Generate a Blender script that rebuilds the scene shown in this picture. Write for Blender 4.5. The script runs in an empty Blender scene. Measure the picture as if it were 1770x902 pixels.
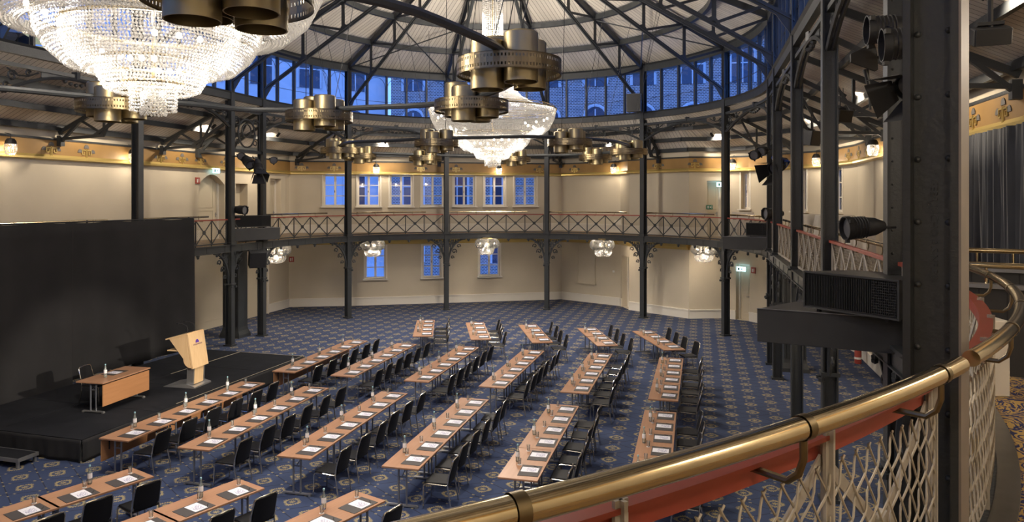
import bpy, math, random
from mathutils import Vector, Matrix
random.seed(7)
PI = math.pi
col = bpy.context.scene.collection
# ------------------------------------------------------------------ camera, world, exposure
FOC, HX, HY, EYE = 1241.0, 881.5, 344.0, 5.5      # focal length in px, principal column, horizon row, eye height
cam = bpy.data.cameras.new('camera'); camo = bpy.data.objects.new('camera', cam); col.objects.link(camo)
cam.sensor_width = 36; cam.lens = FOC / 1770 * 36
cam.shift_x = (885 - HX) / 1770; cam.shift_y = -(451 - HY) / 1770
cam.clip_start = .05; cam.clip_end = 300
camo.location = (0, 0, EYE); camo.rotation_euler = (PI / 2, 0, 0)
sc = bpy.context.scene; sc.camera = camo
sc.view_settings.view_transform = 'Standard'; sc.view_settings.look = 'None'
sc.view_settings.exposure = 0.88; sc.view_settings.gamma = 1; sc.view_settings.use_curve_mapping = False
sc.cycles.max_bounces = 7; sc.cycles.diffuse_bounces = 4; sc.cycles.glossy_bounces = 3
sc.cycles.transmission_bounces = 6; sc.cycles.transparent_max_bounces = 24
sc.cycles.sample_clamp_indirect = 6; sc.cycles.caustics_reflective = False; sc.cycles.caustics_refractive = False
wd = bpy.data.worlds.new('dusk'); sc.world = wd; wd.use_nodes = True
wd.node_tree.nodes['Background'].inputs[0].default_value = (.12, .28, .86, 1)
wd.node_tree.nodes['Background'].inputs[1].default_value = 1.7
P_CHAND, P_SCONCE, P_UNDER, P_CAN, P_WASH = 1600, 16, 215, 185, 180   # lamp powers in watts
WARM, WARMW, NEUT = (1, .85, .66), (1, .90, .77), (1, .92, .82)

# ------------------------------------------------------------------ hall geometry
PHI = -.259
A_ = Vector((math.cos(PHI), math.sin(PHI))); B_ = Vector((-math.sin(PHI), math.cos(PHI)))
C2 = Vector((-.638, 26.39)); R = 9.658; NB = 2.02; SB = 4.58; LS = 17.01
C1 = C2 - LS * B_
ZF, ZFB = 3.78, 3.52           # balcony floor top, fascia bottom
def uv(u, v): return C2 + u * A_ + v * B_
def G(px, py, z):              # the point at height z seen at px, py in the photo
    d = FOC * (EYE - z) / (py - HY)
    return Vector(((px - HX) * d / FOC, d))
def PXY(p, z):
    return HX + FOC * p[0] / p[1], HY + FOC * (EYE - z) / p[1]
def V3(p, z): return Vector((p[0], p[1], z))
def path(s, off=0):            # the stadium line of the columns, s from column A clockwise; returns point and outward normal
    r = R
    if s < 0:
        if s > -LS: return uv(-r - off, s), -A_
        t = PI + (-s - LS) / r
        n = math.cos(t) * A_ + math.sin(t) * B_
        return C1 + (r + off) * n, n
    if s <= PI * r:
        t = PI - s / r; n = math.cos(t) * A_ + math.sin(t) * B_
        return C2 + (r + off) * n, n
    s2 = s - PI * r
    if s2 <= LS: return uv(r + off, -s2), A_
    t = -(s2 - LS) / r; n = math.cos(t) * A_ + math.sin(t) * B_
    return C1 + (r + off) * n, n
HALF = PI * R; BAY = HALF / 6
TOTAL = 2 * HALF + 2 * LS

# ------------------------------------------------------------------ materials
def mat(name, c, rough=.5, metal=0, bump=None, noise=None, **kw):
    m = bpy.data.materials.new(name); m.use_nodes = True; nt = m.node_tree; b = nt.nodes['Principled BSDF']
    b.inputs['Base Color'].default_value = (*c, 1); b.inputs['Roughness'].default_value = rough; b.inputs['Metallic'].default_value = metal
    for k, v in kw.items(): b.inputs[k.replace('_', ' ')].default_value = v
    if noise:                   # (scale, amount): mottles the colour
        n = nt.nodes.new('ShaderNodeTexNoise'); n.inputs['Scale'].default_value = noise[0]; n.inputs['Detail'].default_value = 5
        tc = nt.nodes.new('ShaderNodeTexCoord'); nt.links.new(tc.outputs['Object'], n.inputs['Vector'])
        mx = nt.nodes.new('ShaderNodeMix'); mx.data_type = 'RGBA'
        mx.inputs[6].default_value = (*[x * (1 - noise[1]) for x in c], 1); mx.inputs[7].default_value = (*[min(1, x * (1 + noise[1])) for x in c], 1)
        nt.links.new(n.outputs['Fac'], mx.inputs[0]); nt.links.new(mx.outputs[2], b.inputs['Base Color'])
    if bump:
        n2 = nt.nodes.new('ShaderNodeTexNoise'); n2.inputs['Scale'].default_value = bump[0]
        tc = nt.nodes.new('ShaderNodeTexCoord'); nt.links.new(tc.outputs['Object'], n2.inputs['Vector'])
        bp = nt.nodes.new('ShaderNodeBump'); bp.inputs['Strength'].default_value = bump[1]; bp.inputs['Distance'].default_value = .02
        nt.links.new(n2.outputs['Fac'], bp.inputs['Height']); nt.links.new(bp.outputs[0], b.inputs['Normal'])
    return m
def emit(name, c, s):
    m = bpy.data.materials.new(name); m.use_nodes = True; nt = m.node_tree; nt.nodes.clear()
    e = nt.nodes.new('ShaderNodeEmission'); e.inputs[0].default_value = (*c, 1); e.inputs[1].default_value = s
    o = nt.nodes.new('ShaderNodeOutputMaterial'); nt.links.new(e.outputs[0], o.inputs[0]); return m
def text_mesh(name, body, size, ext, m, parent, loc, rot):
    tx = bpy.data.curves.new(name, 'FONT'); tx.body = body; tx.size = size; tx.extrude = ext; tx.align_x = 'CENTER'
    to = bpy.data.objects.new(name, tx); col.objects.link(to); bpy.context.view_layer.update()
    me = bpy.data.meshes.new_from_object(to.evaluated_get(bpy.context.evaluated_depsgraph_get())); bpy.data.objects.remove(to)
    me.materials.clear(); me.materials.append(m); o = bpy.data.objects.new(name, me); col.objects.link(o); o.parent = parent; o.location = loc; o.rotation_euler = rot; return o
class NT:                       # small maths helper for node trees
    def __init__(s, m): s.nt = m.node_tree; s.L = s.nt.links
    def n(s, t, **k):
        x = s.nt.nodes.new(t)
        for a, b in k.items(): setattr(x, a, b)
        return x
    def m(s, op, a, b=None, c=None):
        x = s.n('ShaderNodeMath', operation=op)
        for i, v in enumerate((a, b, c)):
            if v is None: continue
            if isinstance(v, (int, float)): x.inputs[i].default_value = v
            else: s.L.new(v, x.inputs[i])
        return x.outputs[0]
    def mix(s, f, a, b):
        x = s.n('ShaderNodeMix', data_type='RGBA')
        for i, v in ((0, f), (6, a), (7, b)):
            if isinstance(v, tuple): x.inputs[i].default_value = (*v, 1)
            elif isinstance(v, (int, float)): x.inputs[i].default_value = v
            else: s.L.new(v, x.inputs[i])
        return x.outputs[2]
M = {}
M['iron'] = mat('dark_iron', (.033, .036, .038), .42, .0, bump=(30, .15), noise=(3, .18))
M['iron_light'] = mat('grey_painted_iron', (.42, .38, .32), .5, noise=(9, .2))
M['wall'] = mat('beige_plaster', (.56, .49, .375), .85, noise=(.8, .10), bump=(60, .08))
M['wall_white'] = mat('cream_paint', (.76, .71, .62), .6)
M['door'] = mat('cream_door', (.55, .48, .36), .5)
M['gold'] = mat('ochre_gilded_cornice', (.31, .18, .058), .45, .12, noise=(1.6, .28))
M['gilt'] = mat('gilt_moulding', (.62, .46, .16), .3, .6)
M['grey_relief'] = mat('grey_relief_paint', (.11, .10, .09), .6)
M['ceil_grey'] = mat('grey_cornice_plaster', (.34, .31, .27), .8)
M['brass'] = mat('polished_brass', (.70, .58, .37), .15, 1, noise=(14, .12))
M['brass_satin'] = mat('satin_brass', (.34, .275, .155), .42, 1, noise=(5, .1))
M['brass_old'] = mat('aged_brass', (.22, .17, .095), .35, 1, noise=(8, .25))
M['red'] = mat('red_painted_rail', (.30, .055, .035), .4, noise=(6, .2))
M['mesh'] = mat('woven_wire', (.42, .37, .29), .5, .3)
M['black'] = mat('matt_black', (.012, .012, .013), .6)
M['box_black'] = mat('black_board', (.032, .032, .032), .5, noise=(4, .2))
M['stage'] = mat('black_stage_carpet', (.014, .0145, .017), .95, bump=(200, .2), noise=(3, .3), Specular_IOR_Level=.1)
M['tape'] = mat('beige_tape', (.36, .31, .22), .7)
M['cloth_black'] = mat('black_molton_cloth', (.0145, .0135, .0135), .95, noise=(1.2, .45))
M['velvet'] = mat('dark_blue_grey_curtain', (.030, .033, .042), .75, noise=(2, .3), Sheen_Weight=.3)
M['leather'] = mat('black_upholstery', (.0065, .0065, .0075), .5, bump=(90, .06), Specular_IOR_Level=.22)
M['chrome'] = mat('chrome_tube', (.66, .62, .54), .17, 1)
M['steel'] = mat('grey_steel_leg', (.30, .31, .34), .35, .8)
M['folder'] = mat('dark_brown_writing_mat', (.042, .035, .032), .6)
M['cap'] = mat('pale_blue_cap', (.30, .52, .56), .4)
M['label'] = mat('paper_label', (.75, .72, .70), .7)
M['white_cloth'] = mat('white_tablecloth', (.62, .57, .50), .9)
M['redsign'] = mat('red_sign', (.33, .05, .035), .5)
M['greensign'] = mat('green_sign', (.02, .16, .10), .5)
M['signwhite'] = mat('white_print', (.75, .75, .72), .6)
M['exit'] = emit('lit_exit_sign', (.50, .88, 1), 2.6)
M['bulb'] = emit('glowing_bulb', (1, .84, .60), 28)
M['lens'] = mat('grey_lens', (.16, .16, .17), .25, .2)
M['blue_gel'] = mat('blue_gel', (.02, .07, .35), .4)
M['metalfloor'] = mat('brushed_grey_metal_plate', (.16, .155, .15), .3, .8, noise=(6, .3))
M['alu'] = mat('aluminium', (.45, .44, .42), .35, .8)
M['purple'] = mat('purple_print', (.09, .03, .34), .6)
M['brownprint'] = mat('brown_purple_print', (.22, .10, .16), .6)
M['ink'] = mat('blue_grey_ink', (.30, .30, .42), .8)
M['ext_pale'] = mat('pale_render', (.50, .52, .55), .8, noise=(.5, .15))
M['ext_glass'] = mat('dark_window_glass', (.03, .04, .07), .12)
M['ext_lit'] = emit('lit_office_window', (.55, .60, .42), .35)
def glassy(name, tint, transp, rough=.02, milk=0):
    m = bpy.data.materials.new(name); m.use_nodes = True; nt = m.node_tree; nt.nodes.clear(); k = NT(m)
    t = k.n('ShaderNodeBsdfTransparent'); t.inputs[0].default_value = (*tint, 1)
    g = k.n('ShaderNodeBsdfGlossy'); g.inputs['Roughness'].default_value = rough; g.inputs[0].default_value = (.9, .9, .9, 1)
    fr = k.n('ShaderNodeFresnel'); fr.inputs[0].default_value = 1.45
    f = k.m('MINIMUM', k.m('ADD', fr.outputs[0], 1 - transp), 1.0)
    x = k.n('ShaderNodeMixShader'); k.L.new(f, x.inputs[0]); k.L.new(t.outputs[0], x.inputs[1]); k.L.new(g.outputs[0], x.inputs[2])
    if milk:
        d = k.n('ShaderNodeBsdfDiffuse'); d.inputs[0].default_value = (.78, .86, .80, 1); y = k.n('ShaderNodeMixShader'); y.inputs[0].default_value = milk
        k.L.new(x.outputs[0], y.inputs[1]); k.L.new(d.outputs[0], y.inputs[2]); x = y
    o = k.n('ShaderNodeOutputMaterial'); k.L.new(x.outputs[0], o.inputs[0]); return m
M['glass'] = glassy('window_glass', (.93, .95, .97), .98)
M['bottle'] = glassy('bottle_glass', (.92, .96, .93), .93, .08, .16)
M['tumbler'] = glassy('drinking_glass', (.97, .98, .98), .93, .08, .09)
def crystal():
    m = bpy.data.materials.new('cut_crystal'); m.use_nodes = True; nt = m.node_tree; nt.nodes.clear(); k = NT(m)
    tl = k.n('ShaderNodeBsdfTranslucent'); tl.inputs[0].default_value = (.30, .29, .275, 1)
    df = k.n('ShaderNodeBsdfDiffuse'); df.inputs[0].default_value = (.30, .29, .275, 1)
    g = k.n('ShaderNodeBsdfGlossy'); g.inputs['Roughness'].default_value = .12
    t = k.n('ShaderNodeBsdfTransparent')
    def mx(f, a, b):
        x = k.n('ShaderNodeMixShader'); x.inputs[0].default_value = f; k.L.new(a, x.inputs[1]); k.L.new(b, x.inputs[2]); return x.outputs[0]
    s = mx(.45, tl.outputs[0], df.outputs[0]); s = mx(.30, s, g.outputs[0]); s = mx(.44, s, t.outputs[0])
    o = k.n('ShaderNodeOutputMaterial'); k.L.new(s, o.inputs[0]); return m
M['crystal'] = crystal()
def wood(name, c1, c2, axis='Y', rough=.35, sc_=1.0):
    m = mat(name, c1, rough); k = NT(m); b = m.node_tree.nodes['Principled BSDF']
    tc = k.n('ShaderNodeTexCoord'); mp = k.n('ShaderNodeMapping')
    s = {'Y': (22, 1.3, 22), 'X': (1.3, 22, 22), 'Z': (22, 22, 1.3)}[axis]; mp.inputs['Scale'].default_value = [q * sc_ for q in s]
    k.L.new(tc.outputs['Object'], mp.inputs[0]); n = k.n('ShaderNodeTexNoise'); n.inputs['Scale'].default_value = 1; n.inputs['Detail'].default_value = 6
    k.L.new(mp.outputs[0], n.inputs['Vector']); k.L.new(k.mix(n.outputs['Fac'], c1, c2), b.inputs['Base Color']); return m
M['beech'] = wood('beech_table_wood', (.275, .135, .070), (.40, .22, .125), 'Y')
M['panelwood'] = wood('beech_panel_wood', (.33, .15, .06), (.47, .23, .10), 'Y')
M['lectwood'] = wood('light_maple_wood', (.66, .42, .20), (.82, .58, .32), 'Z')
def boards(name, c, groove, w, rough=.7):
    m = mat(name, c, rough); k = NT(m); b = m.node_tree.nodes['Principled BSDF']
    u = k.n('ShaderNodeUVMap'); sp = k.n('ShaderNodeSeparateXYZ'); k.L.new(u.outputs[0], sp.inputs[0])
    q = k.m('DIVIDE', sp.outputs[0], w); f = k.m('FRACT', q); e = k.m('LESS_THAN', f, .09)
    n = k.n('ShaderNodeTexWhiteNoise'); n.noise_dimensions = '1D'; k.L.new(k.m('FLOOR', q), n.inputs['W'])
    base = k.mix(n.outputs[0], tuple(x * .90 for x in c), tuple(min(1, x * 1.06) for x in c))
    k.L.new(k.mix(e, base, groove), b.inputs['Base Color'])
    bp = k.n('ShaderNodeBump'); bp.inputs['Strength'].default_value = .4; bp.inputs['Distance'].default_value = .01
    k.L.new(k.m('SUBTRACT', 1, e), bp.inputs['Height']); k.L.new(bp.outputs[0], b.inputs['Normal']); return m
M['boards'] = boards('cream_roof_boards', (.62, .57, .50), (.10, .09, .08), .17)
def carpet():
    m = mat('blue_medallion_carpet', (.03, .05, .12), .95); k = NT(m); b = m.node_tree.nodes['Principled BSDF']
    tc = k.n('ShaderNodeTexCoord'); mp = k.n('ShaderNodeMapping'); mp.vector_type = 'TEXTURE'
    o = G(27, 809, 0); mp.inputs['Location'].default_value = (o.x, o.y, 0); mp.inputs['Rotation'].default_value = (0, 0, PHI)
    k.L.new(tc.outputs['Object'], mp.inputs[0]); sp = k.n('ShaderNodeSeparateXYZ'); k.L.new(mp.outputs[0], sp.inputs[0])
    PU, PV = 1.06, .72
    Aa = k.m('DIVIDE', sp.outputs[0], PU); Bb = k.m('DIVIDE', sp.outputs[1], PV)
    s = k.m('ADD', Aa, Bb); t = k.m('SUBTRACT', Aa, Bb)
    fs = k.m('SUBTRACT', k.m('FRACT', k.m('ADD', s, .5)), .5); ft = k.m('SUBTRACT', k.m('FRACT', k.m('ADD', t, .5)), .5)
    du = k.m('MULTIPLY', k.m('ADD', fs, ft), PU / 2); dv = k.m('MULTIPLY', k.m('SUBTRACT', fs, ft), PV / 2)
    r = k.m('SQRT', k.m('ADD', k.m('MULTIPLY', du, du), k.m('MULTIPLY', dv, dv)))
    an = k.m('ARCTAN2', dv, du)
    c4 = k.m('COSINE', k.m('MULTIPLY', an, 4)); c22 = k.m('COSINE', k.m('MULTIPLY', an, 22))
    ro = k.m('ADD', k.m('ADD', .148, k.m('MULTIPLY', c4, .016)), k.m('MULTIPLY', c22, .014))
    ring = k.m('MULTIPLY', k.m('LESS_THAN', r, ro), k.m('GREATER_THAN', r, .098))
    c8 = k.m('COSINE', k.m('MULTIPLY', an, 8))
    core = k.m('LESS_THAN', r, k.m('ADD', .050, k.m('MULTIPLY', c8, .018)))
    gold = k.m('MAXIMUM', ring, core)
    # line lattice between the medallions, small motifs along the lines
    ls = k.m('SUBTRACT', .5, k.m('ABSOLUTE', fs)); lt = k.m('SUBTRACT', .5, k.m('ABSOLUTE', ft))
    line = k.m('LESS_THAN', k.m('MINIMUM', ls, lt), .016)
    def motif(x, y):
        yy = k.m('ABSOLUTE', k.m('SUBTRACT', k.m('ABSOLUTE', y), .32))
        return k.m('LESS_THAN', k.m('ADD', x, k.m('MULTIPLY', yy, .8)), .042)
    mo = k.m('MAXIMUM', motif(ls, ft), motif(lt, fs))
    n = k.n('ShaderNodeTexNoise'); n.inputs['Scale'].default_value = 45; n.inputs['Detail'].default_value = 4; k.L.new(tc.outputs['Object'], n.inputs['Vector'])
    n2 = k.n('ShaderNodeTexNoise'); n2.inputs['Scale'].default_value = 1.2; k.L.new(tc.outputs['Object'], n2.inputs['Vector'])
    base = k.mix(n2.outputs['Fac'], (.018, .030, .075), (.028, .044, .100))
    c = k.mix(line, base, (.008, .011, .028))
    gfac = k.m('MULTIPLY', k.m('MAXIMUM', gold, mo), k.m('GREATER_THAN', n.outputs['Fac'], .42))
    k.L.new(k.mix(gfac, c, (.27, .215, .105)), b.inputs['Base Color']); return m
M['carpet'] = carpet()
def carpet2():
    m = mat('blue_gold_leaf_carpet', (.03, .04, .1), .95); k = NT(m); b = m.node_tree.nodes['Principled BSDF']
    tc = k.n('ShaderNodeTexCoord'); w = k.n('ShaderNodeTexNoise'); w.inputs['Scale'].default_value = 3.2; w.inputs['Distortion'].default_value = 2.6; w.inputs['Detail'].default_value = 2
    k.L.new(tc.outputs['Object'], w.inputs['Vector'])
    f = k.m('LESS_THAN', k.m('ABSOLUTE', k.m('SUBTRACT', k.m('FRACT', k.m('MULTIPLY', w.outputs['Fac'], 7)), .5)), .27)
    k.L.new(k.mix(f, (.015, .02, .09), (.42, .27, .08)), b.inputs['Base Color']); return m
M['carpet2'] = carpet2()
def brick():
    m = mat('pale_brick', (.4, .3, .3), .9); k = NT(m); b = m.node_tree.nodes['Principled BSDF']
    tc = k.n('ShaderNodeTexCoord'); sp = k.n('ShaderNodeSeparateXYZ'); k.L.new(tc.outputs['Object'], sp.inputs[0])
    cb = k.n('ShaderNodeCombineXYZ'); k.L.new(sp.outputs[0], cb.inputs[0]); k.L.new(sp.outputs[2], cb.inputs[1])
    t = k.n('ShaderNodeTexBrick'); t.inputs['Scale'].default_value = 2.4
    t.inputs['Color1'].default_value = (.10, .085, .09, 1); t.inputs['Color2'].default_value = (.15, .13, .125, 1); t.inputs['Mortar'].default_value = (.50, .48, .48, 1)
    t.inputs['Mortar Size'].default_value = .03
    k.L.new(cb.outputs[0], t.inputs['Vector']); k.L.new(t.outputs[0], b.inputs['Base Color']); return m
M['brick'] = brick()
def paper():
    m = mat('printed_paper', (.78, .76, .78), .7); k = NT(m); b = m.node_tree.nodes['Principled BSDF']
    tc = k.n('ShaderNodeTexCoord'); sp = k.n('ShaderNodeSeparateXYZ'); k.L.new(tc.outputs['Object'], sp.inputs[0])
    n = k.n('ShaderNodeTexNoise'); n.inputs['Scale'].default_value = 38; k.L.new(tc.outputs['Object'], n.inputs['Vector'])
    inx = k.m('LESS_THAN', k.m('ABSOLUTE', k.m('SUBTRACT', sp.outputs[0], .03)), .085); iny = k.m('LESS_THAN', k.m('ABSOLUTE', sp.outputs[1]), .075)
    f = k.m('MULTIPLY', k.m('MULTIPLY', inx, iny), k.m('GREATER_THAN', n.outputs['Fac'], .5))
    k.L.new(k.mix(k.m('MULTIPLY', f, .85), (.62, .60, .62), (.26, .25, .36)), b.inputs['Base Color']); return m
M['paper'] = paper()

# ------------------------------------------------------------------ mesh builder
class MB:
    def __init__(s): s.v = []; s.f = []; s.uv = {}; s.mi = []; s.cur = 0
    def _add(s, vs, fs):
        o = len(s.v); s.v += [tuple(x) for x in vs]; s.f += [tuple(i + o for i in f) for f in fs]; s.mi += [s.cur] * len(fs); return s
    def box(s, c, d, rz=0, mtx=None):
        x, y, z = d[0] / 2, d[1] / 2, d[2] / 2
        vs = [Vector((i, j, k)) for k in (-z, z) for i, j in ((-x, -y), (x, -y), (x, y), (-x, y))]
        if mtx is not None: vs = [mtx @ q for q in vs]
        elif rz: Rm = Matrix.Rotation(rz, 3, 'Z'); vs = [Rm @ q for q in vs]
        c = Vector(c); vs = [q + c for q in vs]
        return s._add(vs, [(0, 3, 2, 1), (4, 5, 6, 7), (0, 1, 5, 4), (1, 2, 6, 5), (2, 3, 7, 6), (3, 0, 4, 7)])
    def bar(s, p, q, w, h, up=(0, 0, 1)):        # rectangular bar from p to q, w across, h along up
        p = Vector(p); q = Vector(q); d = (q - p)
        if d.length < 1e-6: return s
        L = d.length; d = d / L; up = Vector(up); x = d.cross(up)
        if x.length < 1e-4: x = d.cross(Vector((1, 0, 0)))
        x.normalize(); z = x.cross(d).normalized()
        vs = [o + x * a * w / 2 + z * b * h / 2 for o in (p, q) for a, b in ((-1, -1), (1, -1), (1, 1), (-1, 1))]
        return s._add(vs, [(0, 3, 2, 1), (4, 5, 6, 7), (0, 1, 5, 4), (1, 2, 6, 5), (2, 3, 7, 6), (3, 0, 4, 7)])
    def tube(s, pts, r, n=8, closed=False, cap=True):
        pts = [Vector(p) for p in pts]; N = len(pts); rings = []; prev = None
        rr = r if isinstance(r, (list, tuple)) else [r] * N
        for i, p in enumerate(pts):
            if closed: d = pts[(i + 1) % N] - pts[i - 1]
            else: d = pts[min(i + 1, N - 1)] - pts[max(i - 1, 0)]
            d = d.normalized() if d.length > 1e-9 else Vector((0, 0, 1))
            if prev is None:
                x = d.cross(Vector((0, 0, 1)));
                if x.length < .05: x = d.cross(Vector((1, 0, 0)))
            else: x = prev - d * prev.dot(d)
            x.normalize(); prev = x; y = d.cross(x)
            rings.append([p + (x * math.cos(2 * PI * k / n) + y * math.sin(2 * PI * k / n)) * rr[i] for k in range(n)])
        vs = [q for g in rings for q in g]; fs = []
        for i in range(N if closed else N - 1):
            j = (i + 1) % N
            for k in range(n): fs.append((i * n + k, i * n + (k + 1) % n, j * n + (k + 1) % n, j * n + k))
        if cap and not closed: fs += [tuple(range(n))[::-1], tuple((N - 1) * n + k for k in range(n))]
        return s._add(vs, fs)
    def lathe(s, prof, n=16, c=(0, 0, 0), mtx=None):
        c = Vector(c); vs = []
        for r, z in prof:
            for k in range(n):
                q = Vector((r * math.cos(2 * PI * k / n), r * math.sin(2 * PI * k / n), z))
                if mtx is not None: q = mtx @ q
                vs.append(q + c)
        fs = []
        for i in range(len(prof) - 1):
            for k in range(n): fs.append((i * n + k, i * n + (k + 1) % n, (i + 1) * n + (k + 1) % n, (i + 1) * n + k))
        return s._add(vs, fs)
    def prism(s, poly, z0, z1):
        n = len(poly); vs = [(p[0], p[1], z0) for p in poly] + [(p[0], p[1], z1) for p in poly]
        return s._add(vs, [tuple(range(n))[::-1], tuple(range(n, 2 * n))] + [(i, (i + 1) % n, n + (i + 1) % n, n + i) for i in range(n)])
    def extr(s, poly, d):                        # planar 3-d polygon extruded by vector d
        n = len(poly); d = Vector(d); vs = [Vector(p) for p in poly] + [Vector(p) + d for p in poly]
        return s._add(vs, [tuple(range(n))[::-1], tuple(range(n, 2 * n))] + [(i, (i + 1) % n, n + (i + 1) % n, n + i) for i in range(n)])
    def quad(s, a, b, c, d, uvs=None):
        if uvs: s.uv[len(s.f)] = uvs
        return s._add([a, b, c, d], [(0, 1, 2, 3)])
    def sweep(s, pts, prof, closed=False, up=Vector((0, 0, 1))):   # prof: (outward, z) polygon swept along 2-d (point, normal) pairs
        n = len(prof); vs = []
        for p, nn in pts:
            for a, z in prof: vs.append((p[0] + nn[0] * a, p[1] + nn[1] * a, z))
        N = len(pts); fs = []
        for i in range(N if closed else N - 1):
            j = (i + 1) % N
            for k in range(n): fs.append((i * n + k, i * n + (k + 1) % n, j * n + (k + 1) % n, j * n + k))
        if not closed: fs += [tuple(range(n)), tuple((N - 1) * n + k for k in range(n))[::-1]]
        return s._add(vs, fs)
    def build(s, name, m, parent=None, smooth=False, bevel=0, label=None):
        me = bpy.data.meshes.new(name); me.from_pydata(s.v, [], s.f); ms = m if isinstance(m, (list, tuple)) else [m]
        for x in ms: me.materials.append(x)
        if len(ms) > 1: me.polygons.foreach_set('material_index', s.mi)
        if s.uv:
            l = me.uv_layers.new(name='UVMap')
            for fi, us in s.uv.items():
                for li, u_ in zip(me.polygons[fi].loop_indices, us): l.data[li].uv = u_
        if smooth: me.polygons.foreach_set('use_smooth', [True] * len(me.polygons)); 
        me.update()
        if smooth:
            try: me.set_sharp_from_angle(angle=math.radians(38))
            except Exception: pass
        o = bpy.data.objects.new(name, me); col.objects.link(o)
        if parent is not None: o.parent = parent
        if bevel:
            b = o.modifiers.new('bevel', 'BEVEL'); b.width = bevel; b.segments = 2; b.limit_method = 'ANGLE'
        if label: o['label'] = label
        return o
def tag(o, label, cat, group=None, kind=None):
    if label: o['label'] = label
    if cat: o['category'] = cat
    if group: o['group'] = group
    if kind: o['kind'] = kind
    return o
def struct(o, label=None, cat=None):
    o['kind'] = 'structure'
    if label: o['label'] = label
    if cat: o['category'] = cat
    return o
def thing(name, label, cat, loc=(0, 0, 0), rz=0, group=None):
    o = bpy.data.objects.new(name, None); o.empty_display_size = .2; col.objects.link(o)
    o.location = loc; o.rotation_euler = (0, 0, rz); return tag(o, label, cat, group)
KIDS = {}
def children(o):
    return [c for c in bpy.data.objects if c.parent == o] if o not in KIDS else KIDS[o]
def dup(root, loc, rz, label, group=None, scale=None):
    def rec(o, par):
        c = o.copy(); col.objects.link(c); c.parent = par
        for ch in KIDS_OF(o): rec(ch, c)
        return c
    r = rec(root, None); r.location = loc; r.rotation_euler = (0, 0, rz); r['label'] = label
    if group: r['group'] = group
    if scale: r.scale = scale
    return r
_kc = {}
def KIDS_OF(o):
    if o.name not in _kc: _kc[o.name] = [c for c in bpy.data.objects if c.parent == o]
    return _kc[o.name]
def light(name, loc, energy, c=WARMW, size=.15, parent=None, spot=None, rot=None, vis=True):
    l = bpy.data.lights.new(name, 'SPOT' if spot else 'POINT'); l.energy = energy; l.color = c; l.shadow_soft_size = size
    if spot: l.spot_size = spot; l.spot_blend = .6
    o = bpy.data.objects.new(name, l); col.objects.link(o); o.location = loc
    if rot: o.rotation_euler = rot
    if parent: o.parent = parent
    return o
ORD = ['first', 'second', 'third', 'fourth', 'fifth', 'sixth', 'seventh', 'eighth', 'ninth', 'tenth', 'eleventh', 'twelfth', 'thirteenth', 'fourteenth']

# ------------------------------------------------------------------ outer wall line (clockwise, the room on its right)
WL = [uv(-12.8, -LS), G(493.5, 532.5, 0), G(499, 530.5, 0), G(617, 528, 0), G(971, 517, 0), G(1072.7, 528.7, 0), G(1087.7, 535.3, 0), G(1191, 550.4, 0),
      G(1250, 549.5, 0), G(1296, 555, 0), uv(12.3, 5.6), uv(12.8, 2.6), uv(12.8, -LS)]
NVIS = len(WL)
for i in range(1, 12):
    t = -PI * i / 12; WL.append(C1 + 12.8 * (math.cos(t) * A_ + math.sin(t) * B_))
def seg_n(p, q):
    d = (q - p).normalized(); return Vector((d.y, -d.x))      # towards the room
def offset_line(pts, d, closed=True):
    out = []; n = len(pts)
    for i in range(n):
        a = seg_n(pts[i - 1], pts[i]); b = seg_n(pts[i], pts[(i + 1) % n]); m_ = (a + b)
        m_ = m_ / max(.3, m_.dot(a)) if m_.length > 1e-6 else a
        out.append(pts[i] + m_ * d)
    return out
def hit(px):                     # wall segment seen in column px of the photo
    k = (px - HX) / FOC; best = None
    for i in range(NVIS - 1):
        p, q = WL[i], WL[i + 1]; a = p.x - k * p.y; b = q.x - k * q.y
        if a * b <= 0 and a != b:
            t = a / (a - b); w = p + (q - p) * t
            if w.y > 1 and (best is None or w.y < best[1].y): best = (i, w, t * (q - p).length)
    return best

# floor
mb = MB(); mb._add([V3(p, 0) for p in WL], [tuple(range(len(WL)))[::-1]]); struct(mb.build('floor', M['carpet']), 'dark blue carpet with gold medallions in a lattice', 'floor')

# walls with openings: (segment, s0, s1, z0, z1)
UP_WIN = []; LOW_WIN = []; OPEN = {}
def opening(px0, px1, z0, z1, kind):
    i, a, s0 = hit(px0 + .01); j, b, s1 = hit(px1)
    if i != j: s1 = min(s0 + (b - a).length, (WL[i + 1] - WL[i]).length - .02)
    OPEN.setdefault(i, []).append((s0, s1, z0, z1, kind)); return (i, s0, s1, z0, z1)
for x0, x1 in ((559, 599), (618, 657), (674, 713), (729, 767), (784, 821), (837, 873), (889, 927)): UP_WIN.append(opening(x0, x1, 5.12, 6.76, 'w'))
for x0, x1 in ((631, 667), (730, 763), (828, 864)): LOW_WIN.append(opening(x0, x1, 1.36, 3.12, 'w'))
RIGHT_WIN = [opening(1281, 1299, 5.05, 6.72, 'w'), opening(1372, 1394, 5.0, 6.72, 'w'), opening(1437, 1456, 5.0, 6.72, 'w')]
TH = .42
NICHE = [(343.5, 388, ZF, 6.55), (407.5, 428, ZF + 1.0, 6.2), (467, 486, ZF, 6.5), (368, 384.5, 0, 2.9), (1222, 1262, ZF, 6.35)]
DOORS_OPEN = [opening(a, b, c, d, 'd') for a, b, c, d in NICHE]
DOORS_OPEN.append(opening(1075, 1087.5, 0, 2.62, 'd')); DOORS_OPEN.append(opening(1272, 1295.5, 0, 2.55, 'd'))
side_name = ['left', 'left', 'left_far', 'far', 'far_right', 'far_door', 'far_chamfer', 'right_bay', 'right_far', 'right_corner', 'right_corner', 'right']
mbs = {}
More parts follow.
